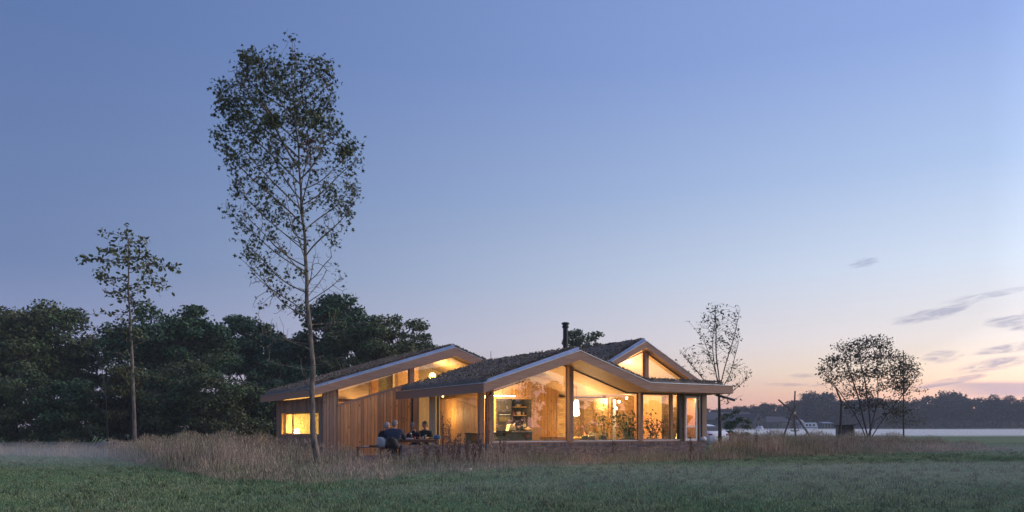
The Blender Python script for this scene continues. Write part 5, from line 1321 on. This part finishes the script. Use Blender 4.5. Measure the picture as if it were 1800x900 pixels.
# ------------------------------------------------------------------ far farm buildings
def farm(lab, px0, px1, Yd, eave, ridge, wallm, roofm, hip=0.0, group='farm buildings across the field', gable=None, name='farmhouse', depth=9, rz=0.0):
    w_ = (px1 - px0) / FP * Yd; t = thing(name, lab, 'building', (GX((px0 + px1) / 2, Yd), Yd, 0), rz, group)
    he, hr = GH(eave, Yd), GH(ridge, Yd); a = w_ / 2
    MB().box((-a + .3, 0, 0), (a - .3, depth, he)).build('wall', wallm, t)
    m = MB(); h_ = hip * a
    m.add([(-a, -.5, he), (a, -.5, he), (a, depth + .5, he), (-a, depth + .5, he), (-a + h_, depth / 2, hr), (a - h_, depth / 2, hr)], [(0, 1, 5, 4), (2, 3, 4, 5), (0, 4, 3), (1, 2, 5), (0, 3, 2, 1)])
    m.build('roof', roofm, t)
    for k in range(3):
        x = -a * .6 + k * a * .6
        wn = MB().box((x - .5, -.04, 1.0), (x + .5, -.005, min(2.2, he - .2))).build('window', DARKM, t); MB().box((x - .03, -.06, 1.0), (x + .03, -.042, min(2.2, he - .2))).build('frame', WHITEP, wn)
    return t
ROOFT = mat('dark_roof_tiles', (.05, .05, .06), .8, build=noisy((.035, .035, .042), 2)); WALLB = mat('far_brick', (.16, .12, .10), .9); GREYS = mat('grey_sheds', (.12, .12, .125), .8)
farm('long low dark-roofed barn behind the far farmhouse', 1240, 1330, 262, 738, 724, GREYS, ROOFT, .05, name='barn', depth=14)
# farmhouse turned gable-on, with pale verge boards
def gablehouse(lab, px0, px1, Yd, eave, ridge, rx):
    w_ = (px1 - px0) / FP * Yd; t = thing('farmhouse', lab, 'building', (GX((px0 + px1) / 2, Yd), Yd, 0), 0, 'farm buildings across the field')
    he, hr = GH(eave, Yd), GH(ridge, Yd); a = w_ / 2; L_ = 13
    MB().prism([(-a, 0, 0), (a, 0, 0), (a, 0, he), (0, 0, hr - .15), (-a, 0, he)], (-.3 * L_, L_, 0)).build('wall', WALLB, t)
    for s in (-1, 1):
        MB().prism([(s * (a + .3), -.3, he - .2), (0, -.3, hr), (0, -.3, hr + .22), (s * (a + .3), -.3, he)], (-.3 * L_, L_, 0)).build('roof', ROOFT, t)
        MB().prism([(s * (a + .3), -.34, he - .25), (0, -.34, hr - .05), (0, -.34, hr + .25), (s * (a + .3), -.34, he + .05)], (0, .038, 0)).build('verge_board', mat('verge_white', (.30, .29, .29), .7), t)
    wn = MB().box((-.7, -.03, 1.0), (.7, -.004, 2.3)).build('window', DARKM, t); MB().box((-.04, -.05, 1.0), (.04, -.032, 2.3)).build('frame', WHITEP, wn)
    MB().box((-.5, -.03, 3.2), (.5, -.004, 4.2)).build('window', DARKM, t)
gablehouse('far brick farmhouse with steep dark roof and pale verges', 1325, 1341, 250, 744, 728, 0)
gablehouse('smaller gabled outbuilding left of the steep-roofed farmhouse', 1300, 1318, 244, 745, 735, 0)
farm('long grey hip-roofed shed between farmhouse and pole tripod', 1346, 1392, 268, 742, 732, GREYS, ROOFT, .35, name='shed')
bx_ = thing('garage', 'small beige far garage left of the pole tripod', 'building', (GX(1381, 258), 258, 0), 0, 'farm buildings across the field')
MB().box((-1.1 * 1, 0, 0), (1.1, 4, GH(743, 258))).build('wall', mat('beige_wall', (.22, .19, .14), .8), bx_); MB().box((-1.2, -.1, GH(743, 258)), (1.2, 4.1, GH(742.2, 258))).build('roof', ROOFT, bx_); MB().box((-.8, -.03, 0), (.8, -.004, 2.0)).build('door', GREYS, bx_)
bx_ = thing('silo', 'pale squat far silo just right of the pole tripod', 'silo', (GX(1405, 262), 262, 0))
MB().lathe([(1.5, 0), (1.5, GH(738, 262) - .6), (1.0, GH(738, 262) - .1), (.2, GH(737, 262))], (0, 0, 0), 16).build('tank', mat('pale_silo', (.30, .30, .31), .7), bx_); MB().lathe([(1.53, 0), (1.53, .3)], (0, 0, 2.0), 16).build('band', GREYS, bx_)
farm('low grey far shed right of the white campervan', 1446, 1464, 262, 744, 741.5, GREYS, mat('blue_sheet', (.16, .22, .30), .5), .0, name='shed', depth=5)
# campervan
cv_ = thing('campervan', 'white campervan parked at the far edge of the field', 'campervan', (GX(1425, 250), 250, 0))
l2 = 12 / FP * 250 * 1.05
MB().prism([(-l2, 0, .5), (l2, 0, .5), (l2, 0, 1.5), (l2 - .5, 0, 2.6), (-l2, 0, 2.6)], (0, 2.1, 0)).build('body', WHITEP, cv_, bevel=.08)
for x in (-1.5, -.5, .7): MB().box((x, -.03, 1.5), (x + .6, -.004, 2.1)).build('window', DARKM, cv_)
MB().box((-l2 + .1, -.02, .95), (l2 - .1, -.003, 1.1)).build('stripe', mat('blue_stripe', (.05, .08, .2), .5), cv_)
for x in (-1.3, 1.3): MB().tube([(x, -.05, .35), (x, .2, .35)], .35, 14).build('wheel', BLACKC, cv_)
# cars
def car(name, lab, loc, rz, cat='car', group=None):
    t = thing(name, lab, cat, loc, rz, group)
    st = [(-2.15, .42, .60, .62, .70), (-2.10, .30, .90, .92, .80), (-1.8, .25, 1.02, 1.06, .86), (-1.35, .22, .98, 1.32, .88), (-.8, .22, .96, 1.44, .90), (0, .22, .94, 1.46, .90), (.6, .22, .93, 1.34, .90), (1.1, .22, .92, 1.00, .89), (1.7, .24, .84, .88, .86), (2.05, .30, .68, .70, .76), (2.15, .40, .55, .56, .66)]
    V = []; n = 10
    for x, zl, zm, zr, hw in st:
        tw = hw * (.74 if zr > zm + .2 else .95)
        V += [(x, -hw * .93, zl), (x, -hw, (zl + zm) / 2), (x, -hw * .97, zm), (x, -tw, zr - .03), (x, -tw * .7, zr), (x, tw * .7, zr), (x, tw, zr - .03), (x, hw * .97, zm), (x, hw, (zl + zm) / 2), (x, hw * .93, zl)]
    F = []
    for i in range(len(st) - 1):
        for k in range(n): F.append((i * n + k, i * n + (k + 1) % n, (i + 1) * n + (k + 1) % n, (i + 1) * n + k))
    F += [tuple(range(n)), tuple((len(st) - 1) * n + k for k in range(n))]
    MB().add(V, F).build('body', WHITEP, t, smooth=True)
    def q(x, k, out=.012):
        for (a, b) in zip(st, st[1:]):
            if a[0] <= x <= b[0]:
                f = (x - a[0]) / (b[0] - a[0]); zm = a[2] + f * (b[2] - a[2]); zr = a[3] + f * (b[3] - a[3]); hw = a[4] + f * (b[4] - a[4]); tw = hw * .74
                return (-hw * .97, zm) if k == 0 else (-tw, zr - .03)
    for s in (-1, 1):
        for xa, xb in ((-1.55, -.85), (-.8, .05), (.1, .75)):
            p = []
            for x, kk in ((xa, 0), (xb, 0), (xb, 1), (xa, 1)):
                y0, z0 = q(x, 0); y1, z1 = q(x, 1); f = .10 if kk == 0 else .86
                p.append((x, s * (-(y0 + (y1 - y0) * f)) + s * .014, z0 + (z1 - z0) * f))
            MB().add(p, [(0, 1, 2, 3)]).build('side_window', BLACKP, t)
        for x in (-1.35, 1.35):
            wh = MB().tube([(x, s * .70, .32), (x, s * .905, .32)], .32, 18).build('wheel', BLACKC, t); MB().tube([(x, s * .906, .32), (x, s * .915, .32)], .19, 12).build('rim', ALU, wh)
        MB().cbox((-2.02, s * .66, .84), (.20, .26, .12)).build('tail_light', mat('red_lens', (.35, .03, .02), .3), t, bevel=.02)
    MB().add([(-1.83, -.60, 1.085), (-1.83, .60, 1.085), (-1.40, .56, 1.33), (-1.40, -.56, 1.33)], [(0, 1, 2, 3)]).build('rear_window', BLACKP, t)
    MB().add([(.68, -.6, 1.34), (.68, .6, 1.34), (1.1, .68, 1.03), (1.1, -.68, 1.03)], [(0, 1, 2, 3)]).build('windscreen', BLACKP, t)
    MB().cbox((-2.13, 0, .68), (.03, .52, .12)).build('number_plate', mat('plate', (.5, .45, .1), .5), t)
    return t
Yc = 47.3
car('parked_car', 'white hatchback parked behind the right end of the house, rear visible', (GX(1226, Yc), Yc + .9, .0), R(120))
car('far_car', 'small white car parked far off before the farmhouse', (GX(1336, 238), 238, .0), R(66))

# ------------------------------------------------------------------ pole tripod, tiny shed, old bench
Yp = 50.0
t = thing('pole_tripod', 'tripod of long crossed poles standing in the tall grass', 'tripod', (GX(1396, Yp), Yp, 0))
xp = lambda p: (p - 1396) / FP * Yp
zp = lambda p: EYE + (750 - p) / FP * Yp
MB().tube([(xp(1428), -.9, 0.0), (xp(1397), 0, zp(727)), (xp(1374), .6, zp(702))], [.065, .055, .05], 7).build('pole', POLEW, t)
MB().tube([(xp(1394), -.6, 0.0), (xp(1396), .02, zp(727)), (xp(1402.5), .5, zp(687))], [.065, .055, .045], 7).build('pole', POLEW, t)
MB().tube([(xp(1383), 1.3, 0.0), (xp(1391), .12, zp(732)), (xp(1398), -.3, zp(709))], [.06, .05, .04], 7).build('pole', POLEW, t)
MB().tube([(xp(1395), -.07, zp(729)), (xp(1398), .1, zp(725))], [.09, .09], 8).build('rope_binding', STRAW, t)
fd = thing('feeding_tray', 'small dark tray hanging under the pole tripod', 'tray', (GX(1397, Yp), Yp, zp(758.5)))
MB().lathe([(.05, 0), (.26, .03), (.28, .07), (.24, .05)], (0, 0, 0), 14).build('dish', BARKD, fd)
for a_ in range(3): MB().tube([(.25 * math.cos(a_ * 2.09), .25 * math.sin(a_ * 2.09), .05), (0, 0, zp(729) - zp(758.5))], .008, 4).build('cord', BARKD, fd)
Ys = 58.0
t = thing('tiny_shed', 'tiny dark plank shed with open front under the leaning tree', 'shed', (GX(1487, Ys), Ys, 0), R(-12))
sh_ = GH(747, Ys); ww = .56
for k in range(8):
    x = -ww + k * (2 * ww / 8)
    MB().box((x, .80, 0), (x + 2 * ww / 8 - .008, .82, sh_ - .1)).build('plank', GREYW, t)
for s in (-1, 1):
    for k in range(6): MB().box((s * ww - .01, k * .135, 0), (s * ww + .01, k * .135 + .128, sh_ - .05 - k * .008)).build('plank', GREYW, t)
for s in (-1, .0, 1): MB().box((s * ww * .98 - .035, -.03, 0), (s * ww * .98 + .035, .03, sh_ - .04)).build('post', GREYW, t)
MB().prism([(-ww - .12, -.16, sh_ - .03), (ww + .14, -.16, sh_ - .0), (ww + .14, -.16, sh_ + .03), (-ww - .12, -.16, sh_ + .0)], (0, 1.1, -.08)).build('roof', mat('roof_felt', (.06, .06, .065), .9), t)
for k in range(4): MB().box((-ww + .03, -.01 , .05 + k * .16), (-.04, .012, .19 + k * .16)).build('front_plank', GREYW, t)
t = thing('log', 'low dark log lying right of the tiny shed', 'log', (GX(1511, 57), 57, 0))
MB().tube([(-.55, 0, .42), (.5, .1, .3)], [.13, .10], 9).tube([(-.1, .02, .44), (.05, -.1, .62)], [.05, .03], 5).build('stem', BARKD, t)
Yb_ = 42.0
t = thing('plank_bench', 'pale grey weathered plank bench beside the young tree trunk', 'bench', (GX(214, Yb_), Yb_, 0), R(4))
for k, py in enumerate((778, 784, 790)): MB().prism([(-.85, .3, GH(py + 4, Yb_)), (.62, .3, GH(py + 4, Yb_)), (.62, .3, GH(py, Yb_)), (-.85, .3, GH(py, Yb_))], (0, .03, 0)).build('plank', GREYW, t)
for k in range(3): MB().box((-.9, -.2 + k * .155, .40), (.66, -.2 + k * .155 + .145, .435)).build('plank', GREYW, t)
for x in (-.85, .55): MB().box((x, .24, 0), (x + .08, .298, GH(777, Yb_))).box((x, -.18, 0), (x + .08, -.1, .40)).build('leg', GREYW, t)
t = thing('stone', 'pale rounded boulder left of the grey plank bench', 'stone', (GX(184, 42.5), 42.5, 0))
MB().ball((0, 0, .22), (.42, .3, .30), n=9, m=6).ball((.3, .05, .30), (.25, .2, .2), n=8, m=5).build('rock', GREYW, t)

# ------------------------------------------------------------------ grasses
fr_px = np.array([0, 180, 250, 300, 400, 560, 700, 850, 1000, 1200, 1400, 1600, 1760, 1800])
fr_py = np.array([803, 807, 816, 829, 846, 851, 840, 828, 819, 812.5, 803, 797, 792, 790])
bk_px = [0, 200, 470, 480, 575, 600, 632, 640, 705, 706, 1240, 1250, 1300, 1590, 1640, 1760, 1800]
bk_y = [49, 49, 48, 38, 34, 33, 32, 26.7, 26.9, 0, 0, 52, 60, 60, 55, 47, 46]
def backY(px):
    y = np.interp(px, bk_px, bk_y)
    # along the plinth the strip stops at the wall
    r = (px - 900) / FP; u = (r * O[1] - O[0]) / (CT - r * ST) ; yw = O[1] + u * ST - .25
    return np.where((px > 705) & (px < 1242), yw, y)
hpx = [0, 150, 200, 300, 420, 520, 600, 700, 800, 860, 950, 1050, 1150, 1240, 1300, 1400, 1500, 1600, 1700, 1800]
hh_ = [.35, .45, .75, .95, 1.0, .72, .52, .50, .74, .62, .42, .34, .32, .55, .95, .95, .90, .70, .45, .2]
def strip_points(n, r, edge=0.0):
    out = []
    tot = 0
    while tot < n:
        px = r.uniform(-60, 1860, n * 3); y = r.uniform(16, 62, n * 3)
        f = EYE * FP / (np.interp(px, fr_px, fr_py) - 750) + np.sin(px / 23) * .35 + np.sin(px / 7.3) * .2; b_ = backY(px)
        ok = (y > f - edge * r.random(n * 3)) & (y < b_) & ((px > 190) | (r.random(n * 3) < .18)) & ((np.sin((px - 900) / FP * y * 2.3 + np.sin(y * 1.9)) * np.sin(y * 1.7 + px / 90) > -.55) | (r.random(n * 3) < .45)) & (r.random(n * 3) < y / 62)
        fade = r.uniform(.7, 1.3, n * 3) * np.clip((y - f) / np.interp(px, [0, 350, 450, 820, 900, 1240, 1300, 1800], [3, 5, 10, 5, .8, .6, 4, 5]), .16, 1)
        out.append(np.stack([px[ok], y[ok], fade[ok]], 1)); tot += ok.sum()
    return np.concatenate(out)[:n]
tpx = [0, 200, 260, 340, 450, 500, 560, 620, 650, 710, 760, 850, 900, 1000, 1200, 1238, 1262, 1300, 1550, 1620, 1700, 1780]
tyy = [777, 778, 772, 765, 767, 774, 781, 790, 797, 794, 781, 780, 786, 790, 792, 790, 772, 763, 765, 771, 777, 784]
def capH(px, y, r):
    T = np.interp(px, tpx, tyy) + 3.5 * np.sin(px / 11.0) + 2.5 * np.sin(px / 4.1 + y)
    T = np.where((px > 515) & (px < 605) & (y < 25.9), np.maximum(T, 806), T)
    return np.clip(EYE - (T - 750) / FP * y, .10, 1.15) * (.28 + .80 * r.random(len(px)) ** .8)
def blades(name, P, hgt, wid, m, r, lean=.35, segs=2, kind='stuff', seed_heads=False):
    """curved tapering blades as strips: P (n,2) ground points"""
    n = len(P); a = r.uniform(0, 2 * np.pi, n); la = r.uniform(0, 2 * np.pi, n); l = np.abs(r.normal(0, lean, n)) * hgt
    wx, wy = np.cos(a) * wid, np.sin(a) * wid; lx, ly = np.cos(la) * l, np.sin(la) * l
    rows = []
    for k in range(segs):
        t_ = k / segs; s_ = 1 - .5 * t_
        c = np.stack([P[:, 0] + lx * t_ ** 2, P[:, 1] + ly * t_ ** 2, hgt * t_ * (1 - .12 * t_)], 1); o_ = np.stack([wx * s_, wy * s_, 0 * wx], 1)
        rows += [c - o_, c + o_]
    tipv = np.stack([P[:, 0] + lx, P[:, 1] + ly, hgt * (1 - .12)], 1)
    rows.append(tipv)
    V = np.stack(rows, 1); k = V.shape[1]; base = (np.arange(n) * k)[:, None]
    if segs == 1: return npmesh(name, V.reshape(-1, 3), base + np.array([[0, 1, 2]]), m)
    F = []
    for q in range(segs - 1): F += [[2 * q, 2 * q + 1, 2 * q + 3], [2 * q, 2 * q + 3, 2 * q + 2]]
    F.append([2 * segs - 2, 2 * segs - 1, 2 * segs])
    F = (base[:, None, :] + np.array(F)[None]).reshape(-1, 3)
    return npmesh(name, V.reshape(-1, 3), F, m)
r = np.random.default_rng(5)
Q = strip_points(230000, r)
X_ = (Q[:, 0] - 900) / FP * Q[:, 1]
cl = .72 + .28 * np.sin(X_ * 1.7 + np.sin(Q[:, 1] * 1.3)) * np.sin(Q[:, 1] * 1.1 + X_ * .4) + .12 * np.sin(X_ * 5.1) * np.sin(Q[:, 1] * 4.3)
H = capH(Q[:, 0], Q[:, 1], r) * np.clip(Q[:, 2] * 1.2, .2, 1) * np.clip(cl + .15, .4, 1.08)
g1 = blades('tall_grass', np.stack([X_, Q[:, 1]], 1), H, .0024 + .00009 * Q[:, 1], STRAW, r, .32, 2); tag(g1, kind='stuff')
Q = strip_points(26000, r)
X_ = (Q[:, 0] - 900) / FP * Q[:, 1]
wz = (np.sin(X_ * .9 + 1) * np.sin(Q[:, 1] * .7) + r.normal(0, .35, len(Q))) > np.where(Q[:, 0] > 1230, -.1, .25)
Q = Q[wz]; X_ = X_[wz]
H = capH(Q[:, 0], Q[:, 1], r) * np.clip(Q[:, 2] * 1.2, .2, 1)
g2_ = blades('brown_weeds', np.stack([X_, Q[:, 1]], 1), H, .006 + .00015 * Q[:, 1], WEED, r, .16, 2); tag(g2_, kind='stuff')
# seed heads on the tall grass: little airy triangles
Q = strip_points(45000, r); X_ = (Q[:, 0] - 900) / FP * Q[:, 1]; H = capH(Q[:, 0], Q[:, 1], r) * np.clip(Q[:, 2] * 1.2, .2, 1)
n = len(Q); a = r.uniform(0, 6.28, n); s_ = r.uniform(.006, .016, n)
P0 = np.stack([X_, Q[:, 1], H], 1); dv = np.stack([np.cos(a) * s_, np.sin(a) * s_, r.uniform(-.02, .02, n)], 1); up_ = np.stack([r.normal(0, .03, n), r.normal(0, .03, n), r.uniform(.06, .14, n)], 1)
tag(npmesh('seed_heads', np.stack([P0 - dv * .4, P0 + dv, P0 + up_], 1).reshape(-1, 3), np.arange(3 * n).reshape(-1, 3), STRAW), kind='stuff')
# meadow blades, thinning with distance
n = 330000; px = r.uniform(-80, 1880, n); u_ = r.random(n)
y = 10.5 * (62 / 10.5) ** (u_ ** 1.0)
fY = EYE * FP / (np.interp(px, fr_px, fr_py) - 750)
ok = (y < fY + 1.2) | (px > 1560) & (y > np.interp(px, bk_px, bk_y))
px, y = px[ok], y[ok]; n = len(px); X_ = (px - 900) / FP * y
patch = .75 + .35 * np.sin(X_ * .8 + np.sin(y * .6) * 2) * np.sin(y * .9)
gm = blades('meadow_grass', np.stack([X_, y], 1), r.uniform(.03, .075, n) * patch * (1 + .006 * y), .0035 + .00035 * y, LAWN, r, .6, 1); tag(gm, kind='stuff')
# coarser darker tufts scattered through it
n = 1500; px = r.uniform(-60, 1860, n); y = 11 * (52 / 11) ** r.random(n); fY = EYE * FP / (np.interp(px, fr_px, fr_py) - 750); ok = y < fY + .4; px, y = px[ok], y[ok]
k_ = 22; px = np.repeat(px, k_); y = np.repeat(y, k_) + r.normal(0, .07, len(px)); X_ = (px - 900) / FP * y + r.normal(0, .07, len(px))
tag(blades('grass_tufts', np.stack([X_, y], 1), r.uniform(.06, .15, len(px)), .004 + .0003 * y, mat('tuft_blades', (.13, .20, .085), .8, build=noisy((.20, .22, .11), 1.2, island=.9)), r, .7, 2), kind='stuff')
# clover and daisy specks in the meadow
n = 9000; px = r.uniform(-40, 1840, n); y = 10.8 * (30 / 10.8) ** r.random(n); fY = EYE * FP / (np.interp(px, fr_px, fr_py) - 750); ok = y < fY - .5; px, y = px[ok], y[ok]; n = len(px)
X_ = (px - 900) / FP * y; P0 = np.stack([X_, y, r.uniform(.05, .11, n)], 1); a = r.uniform(0, 6.28, n); q1 = np.stack([np.cos(a), np.sin(a), 0 * a], 1) * .012; q2 = np.stack([-np.sin(a), np.cos(a), .8 + 0 * a], 1) * .011
tag(npmesh('meadow_flowers', np.stack([P0 - q1, P0 + q1, P0 + q2], 1).reshape(-1, 3), np.arange(3 * n).reshape(-1, 3), mat('pale_seed', (.34, .36, .24), .9)), kind='stuff')
# taller single weeds: docks and dried stalks
def stalk(lab, px, y, h, n=26, spread=.16, m=WEED, group='dried weed stalks in front of the house'):
    t = thing('dried_weed', lab, 'plant', (GX(px, y), y, 0), 0, group); s = MB(); f = MB()
    for k in range(9):
        a = random.uniform(0, 6.28); e = Vector((math.cos(a) * spread * random.random(), math.sin(a) * spread * random.random(), h * random.uniform(.75, 1)))
        s.tube([(0, 0, 0), e * .5 + Vector((0, 0, .02)), e], [.009, .006, .003], 4)
        for j in range(n // 5 + 4):
            q = e * random.uniform(.45, 1.0) + Vector((random.gauss(0, .025), random.gauss(0, .025), 0)); w_ = random.uniform(.010, .028)
            f.add([q, q + Vector((w_, 0, w_)), q + Vector((0, 0, w_ * 2.2)), q + Vector((-w_, 0, w_))], [(0, 1, 2, 3)])
    s.build('stem', m, t); f.build('seed_head', m, t)['kind'] = 'stuff'
for lab, px, y, h in (('bare dried weed against the lit timber wall beside the glass doors', 779, 26.6, 1.85), ('dried weed stalk just right of the one before the lit timber wall', 789, 26.4, 1.65), ('dark reddish dock in front of the low wall by the corner post', 806, 25.4, 1.15), ('dark dock just right of the reddish dock', 822, 25.6, 1.05), ('thin weed in front of the left corner post', 842, 26.2, 1.1), ('tuft of dry stalks below the kitchen end', 884, 26.6, .95), ('pale broken stalk against the plinth below the wall lamps', 1078, 29.8, .9), ('leafless weed in front of the candle lantern', 1214, 30.8, .95), ('dark bushy dock left of the reddish dock', 797, 25.2, .95), ('short dark dock in front of the beanbag', 772, 25.0, .8), ('dark dock clump under the left corner post', 833, 25.0, .85), ('brown weed before the left end of the low wall', 748, 24.8, .75), ('brown branching weed beside the white campervan view', 1330, 40.0, 1.25), ('tall brown weed left of the pole tripod', 1352, 41.0, 1.2)):
    stalk(lab, px, y, h)
wf_ = tag(MB().ball((0, 0, 0), (.045, .045, .04), n=9, m=6).build('puffball', WHITEP, smooth=True), 'tiny white puffball lying on the meadow below the corner post', 'mushroom'); wf_.location = (GX(827, 23.2), 23.2, .06)

# ------------------------------------------------------------------ air
def volume(name, col, dens, aniso=0.0):
    m = bpy.data.materials.new(name); m.use_nodes = True; g = NT(m.node_tree)
    v = g.n('ShaderNodeVolumePrincipled', {'Color': (*col, 1), 'Density': dens, 'Anisotropy': aniso})
    g.n('ShaderNodeOutputMaterial', {'Volume': v.outputs[0]}); return m
hz = tag(MB().box((-230, -25, -1), (300, 385, 17)).build('haze', volume('haze_air', (.88, .91, 1.0), .0006)), kind='stuff')
def bank_(name, cx, cy_, z0, z1, rx, ry, dens, col=(.95, .95, 1.0), seed=0):
    """a low bank of mist: an uneven lens, thick in the middle, ragged at the rim"""
    r = np.random.default_rng(seed); vs = []; n = 48; rows = [.22, .45, .65, .82, .93, 1.0]; hk = [1.0, .92, .74, .46, .2, 0.0]
    ph = r.uniform(0, 6.28, 6); m = MB()
    for rr_, h_ in zip(rows, hk):
        for k in range(n):
            a = 2 * math.pi * k / n; w_ = 1 + .16 * math.sin(3 * a + ph[0]) + .10 * math.sin(5 * a + ph[1]) + .07 * math.sin(9 * a + ph[2])
            lump = 1 + (.30 * math.sin(2 * a + ph[3] + rr_ * 4) + .22 * math.sin(5 * a + ph[4] - rr_ * 7)) * rr_
            vs.append((cx + math.cos(a) * rx * rr_ * w_, cy_ + math.sin(a) * ry * rr_ * w_, z0 + (z1 - z0) * h_ * lump))
    c0_ = len(vs); vs.append((cx, cy_, z1)); c1_ = len(vs); vs.append((cx, cy_, z0))
    fs = [(c0_, k, (k + 1) % n) for k in range(n)]
    for i in range(len(rows) - 1):
        for k in range(n): fs.append((i * n + k, (i + 1) * n + k, (i + 1) * n + (k + 1) % n, i * n + (k + 1) % n))
    last = (len(rows) - 1) * n
    fs += [(c1_, last + (k + 1) % n, last + k) for k in range(n)]
    return tag(m.add(vs, fs).build(name, volume(name + '_air', col, dens)), kind='stuff')
for k, (y0_, y1_, h_, d_) in enumerate(((106, 285, .30, .085), (114, 292, .52, .022), (124, 296, .80, .006))):
    n_ = 40; rr_ = np.random.default_rng(60 + k); xs_ = np.linspace(-20, 260, n_)
    front = y0_ + 2.5 * np.sin(xs_ / 13 + k) + 1.5 * np.sin(xs_ / 5.1 + 2 * k); hs_ = h_ * (1 + .16 * np.sin(xs_ / 17 + k * 2) + .10 * np.sin(xs_ / 6.3))
    vs = [(x, f, .012 + .004 * k) for x, f in zip(xs_, front)] + [(x, f + 5, h) for x, f, h in zip(xs_, front, hs_)] + [(x, y1_, h * .8) for x, h in zip(xs_, hs_)] + [(x, y1_, .012 + .004 * k) for x in xs_]
    fs = []
    for q in range(4):
        for i_ in range(n_ - 1): fs.append((q * n_ + i_, q * n_ + i_ + 1, ((q + 1) % 4) * n_ + i_ + 1, ((q + 1) % 4) * n_ + i_))
    fs += [(0, n_, 2 * n_, 3 * n_), (n_ - 1, 2 * n_ - 1, 3 * n_ - 1, 4 * n_ - 1)]
    tag(MB().add(vs, fs).build('field_mist', volume('field_mist_air%d' % k, (1.0, .99, 1.0), d_)), kind='stuff')
bank_('ground_mist', -24, 36, .010, .55, 22, 14, .014, seed=1)
bank_('ground_mist', -16, 31, .014, .42, 13, 8, .020, seed=2)
bank_('ground_mist', 14, 18.5, .018, .40, 23, 8.5, .021, seed=3)
bank_('ground_mist', 26, 40, .022, .45, 14, 8, .016, seed=4)
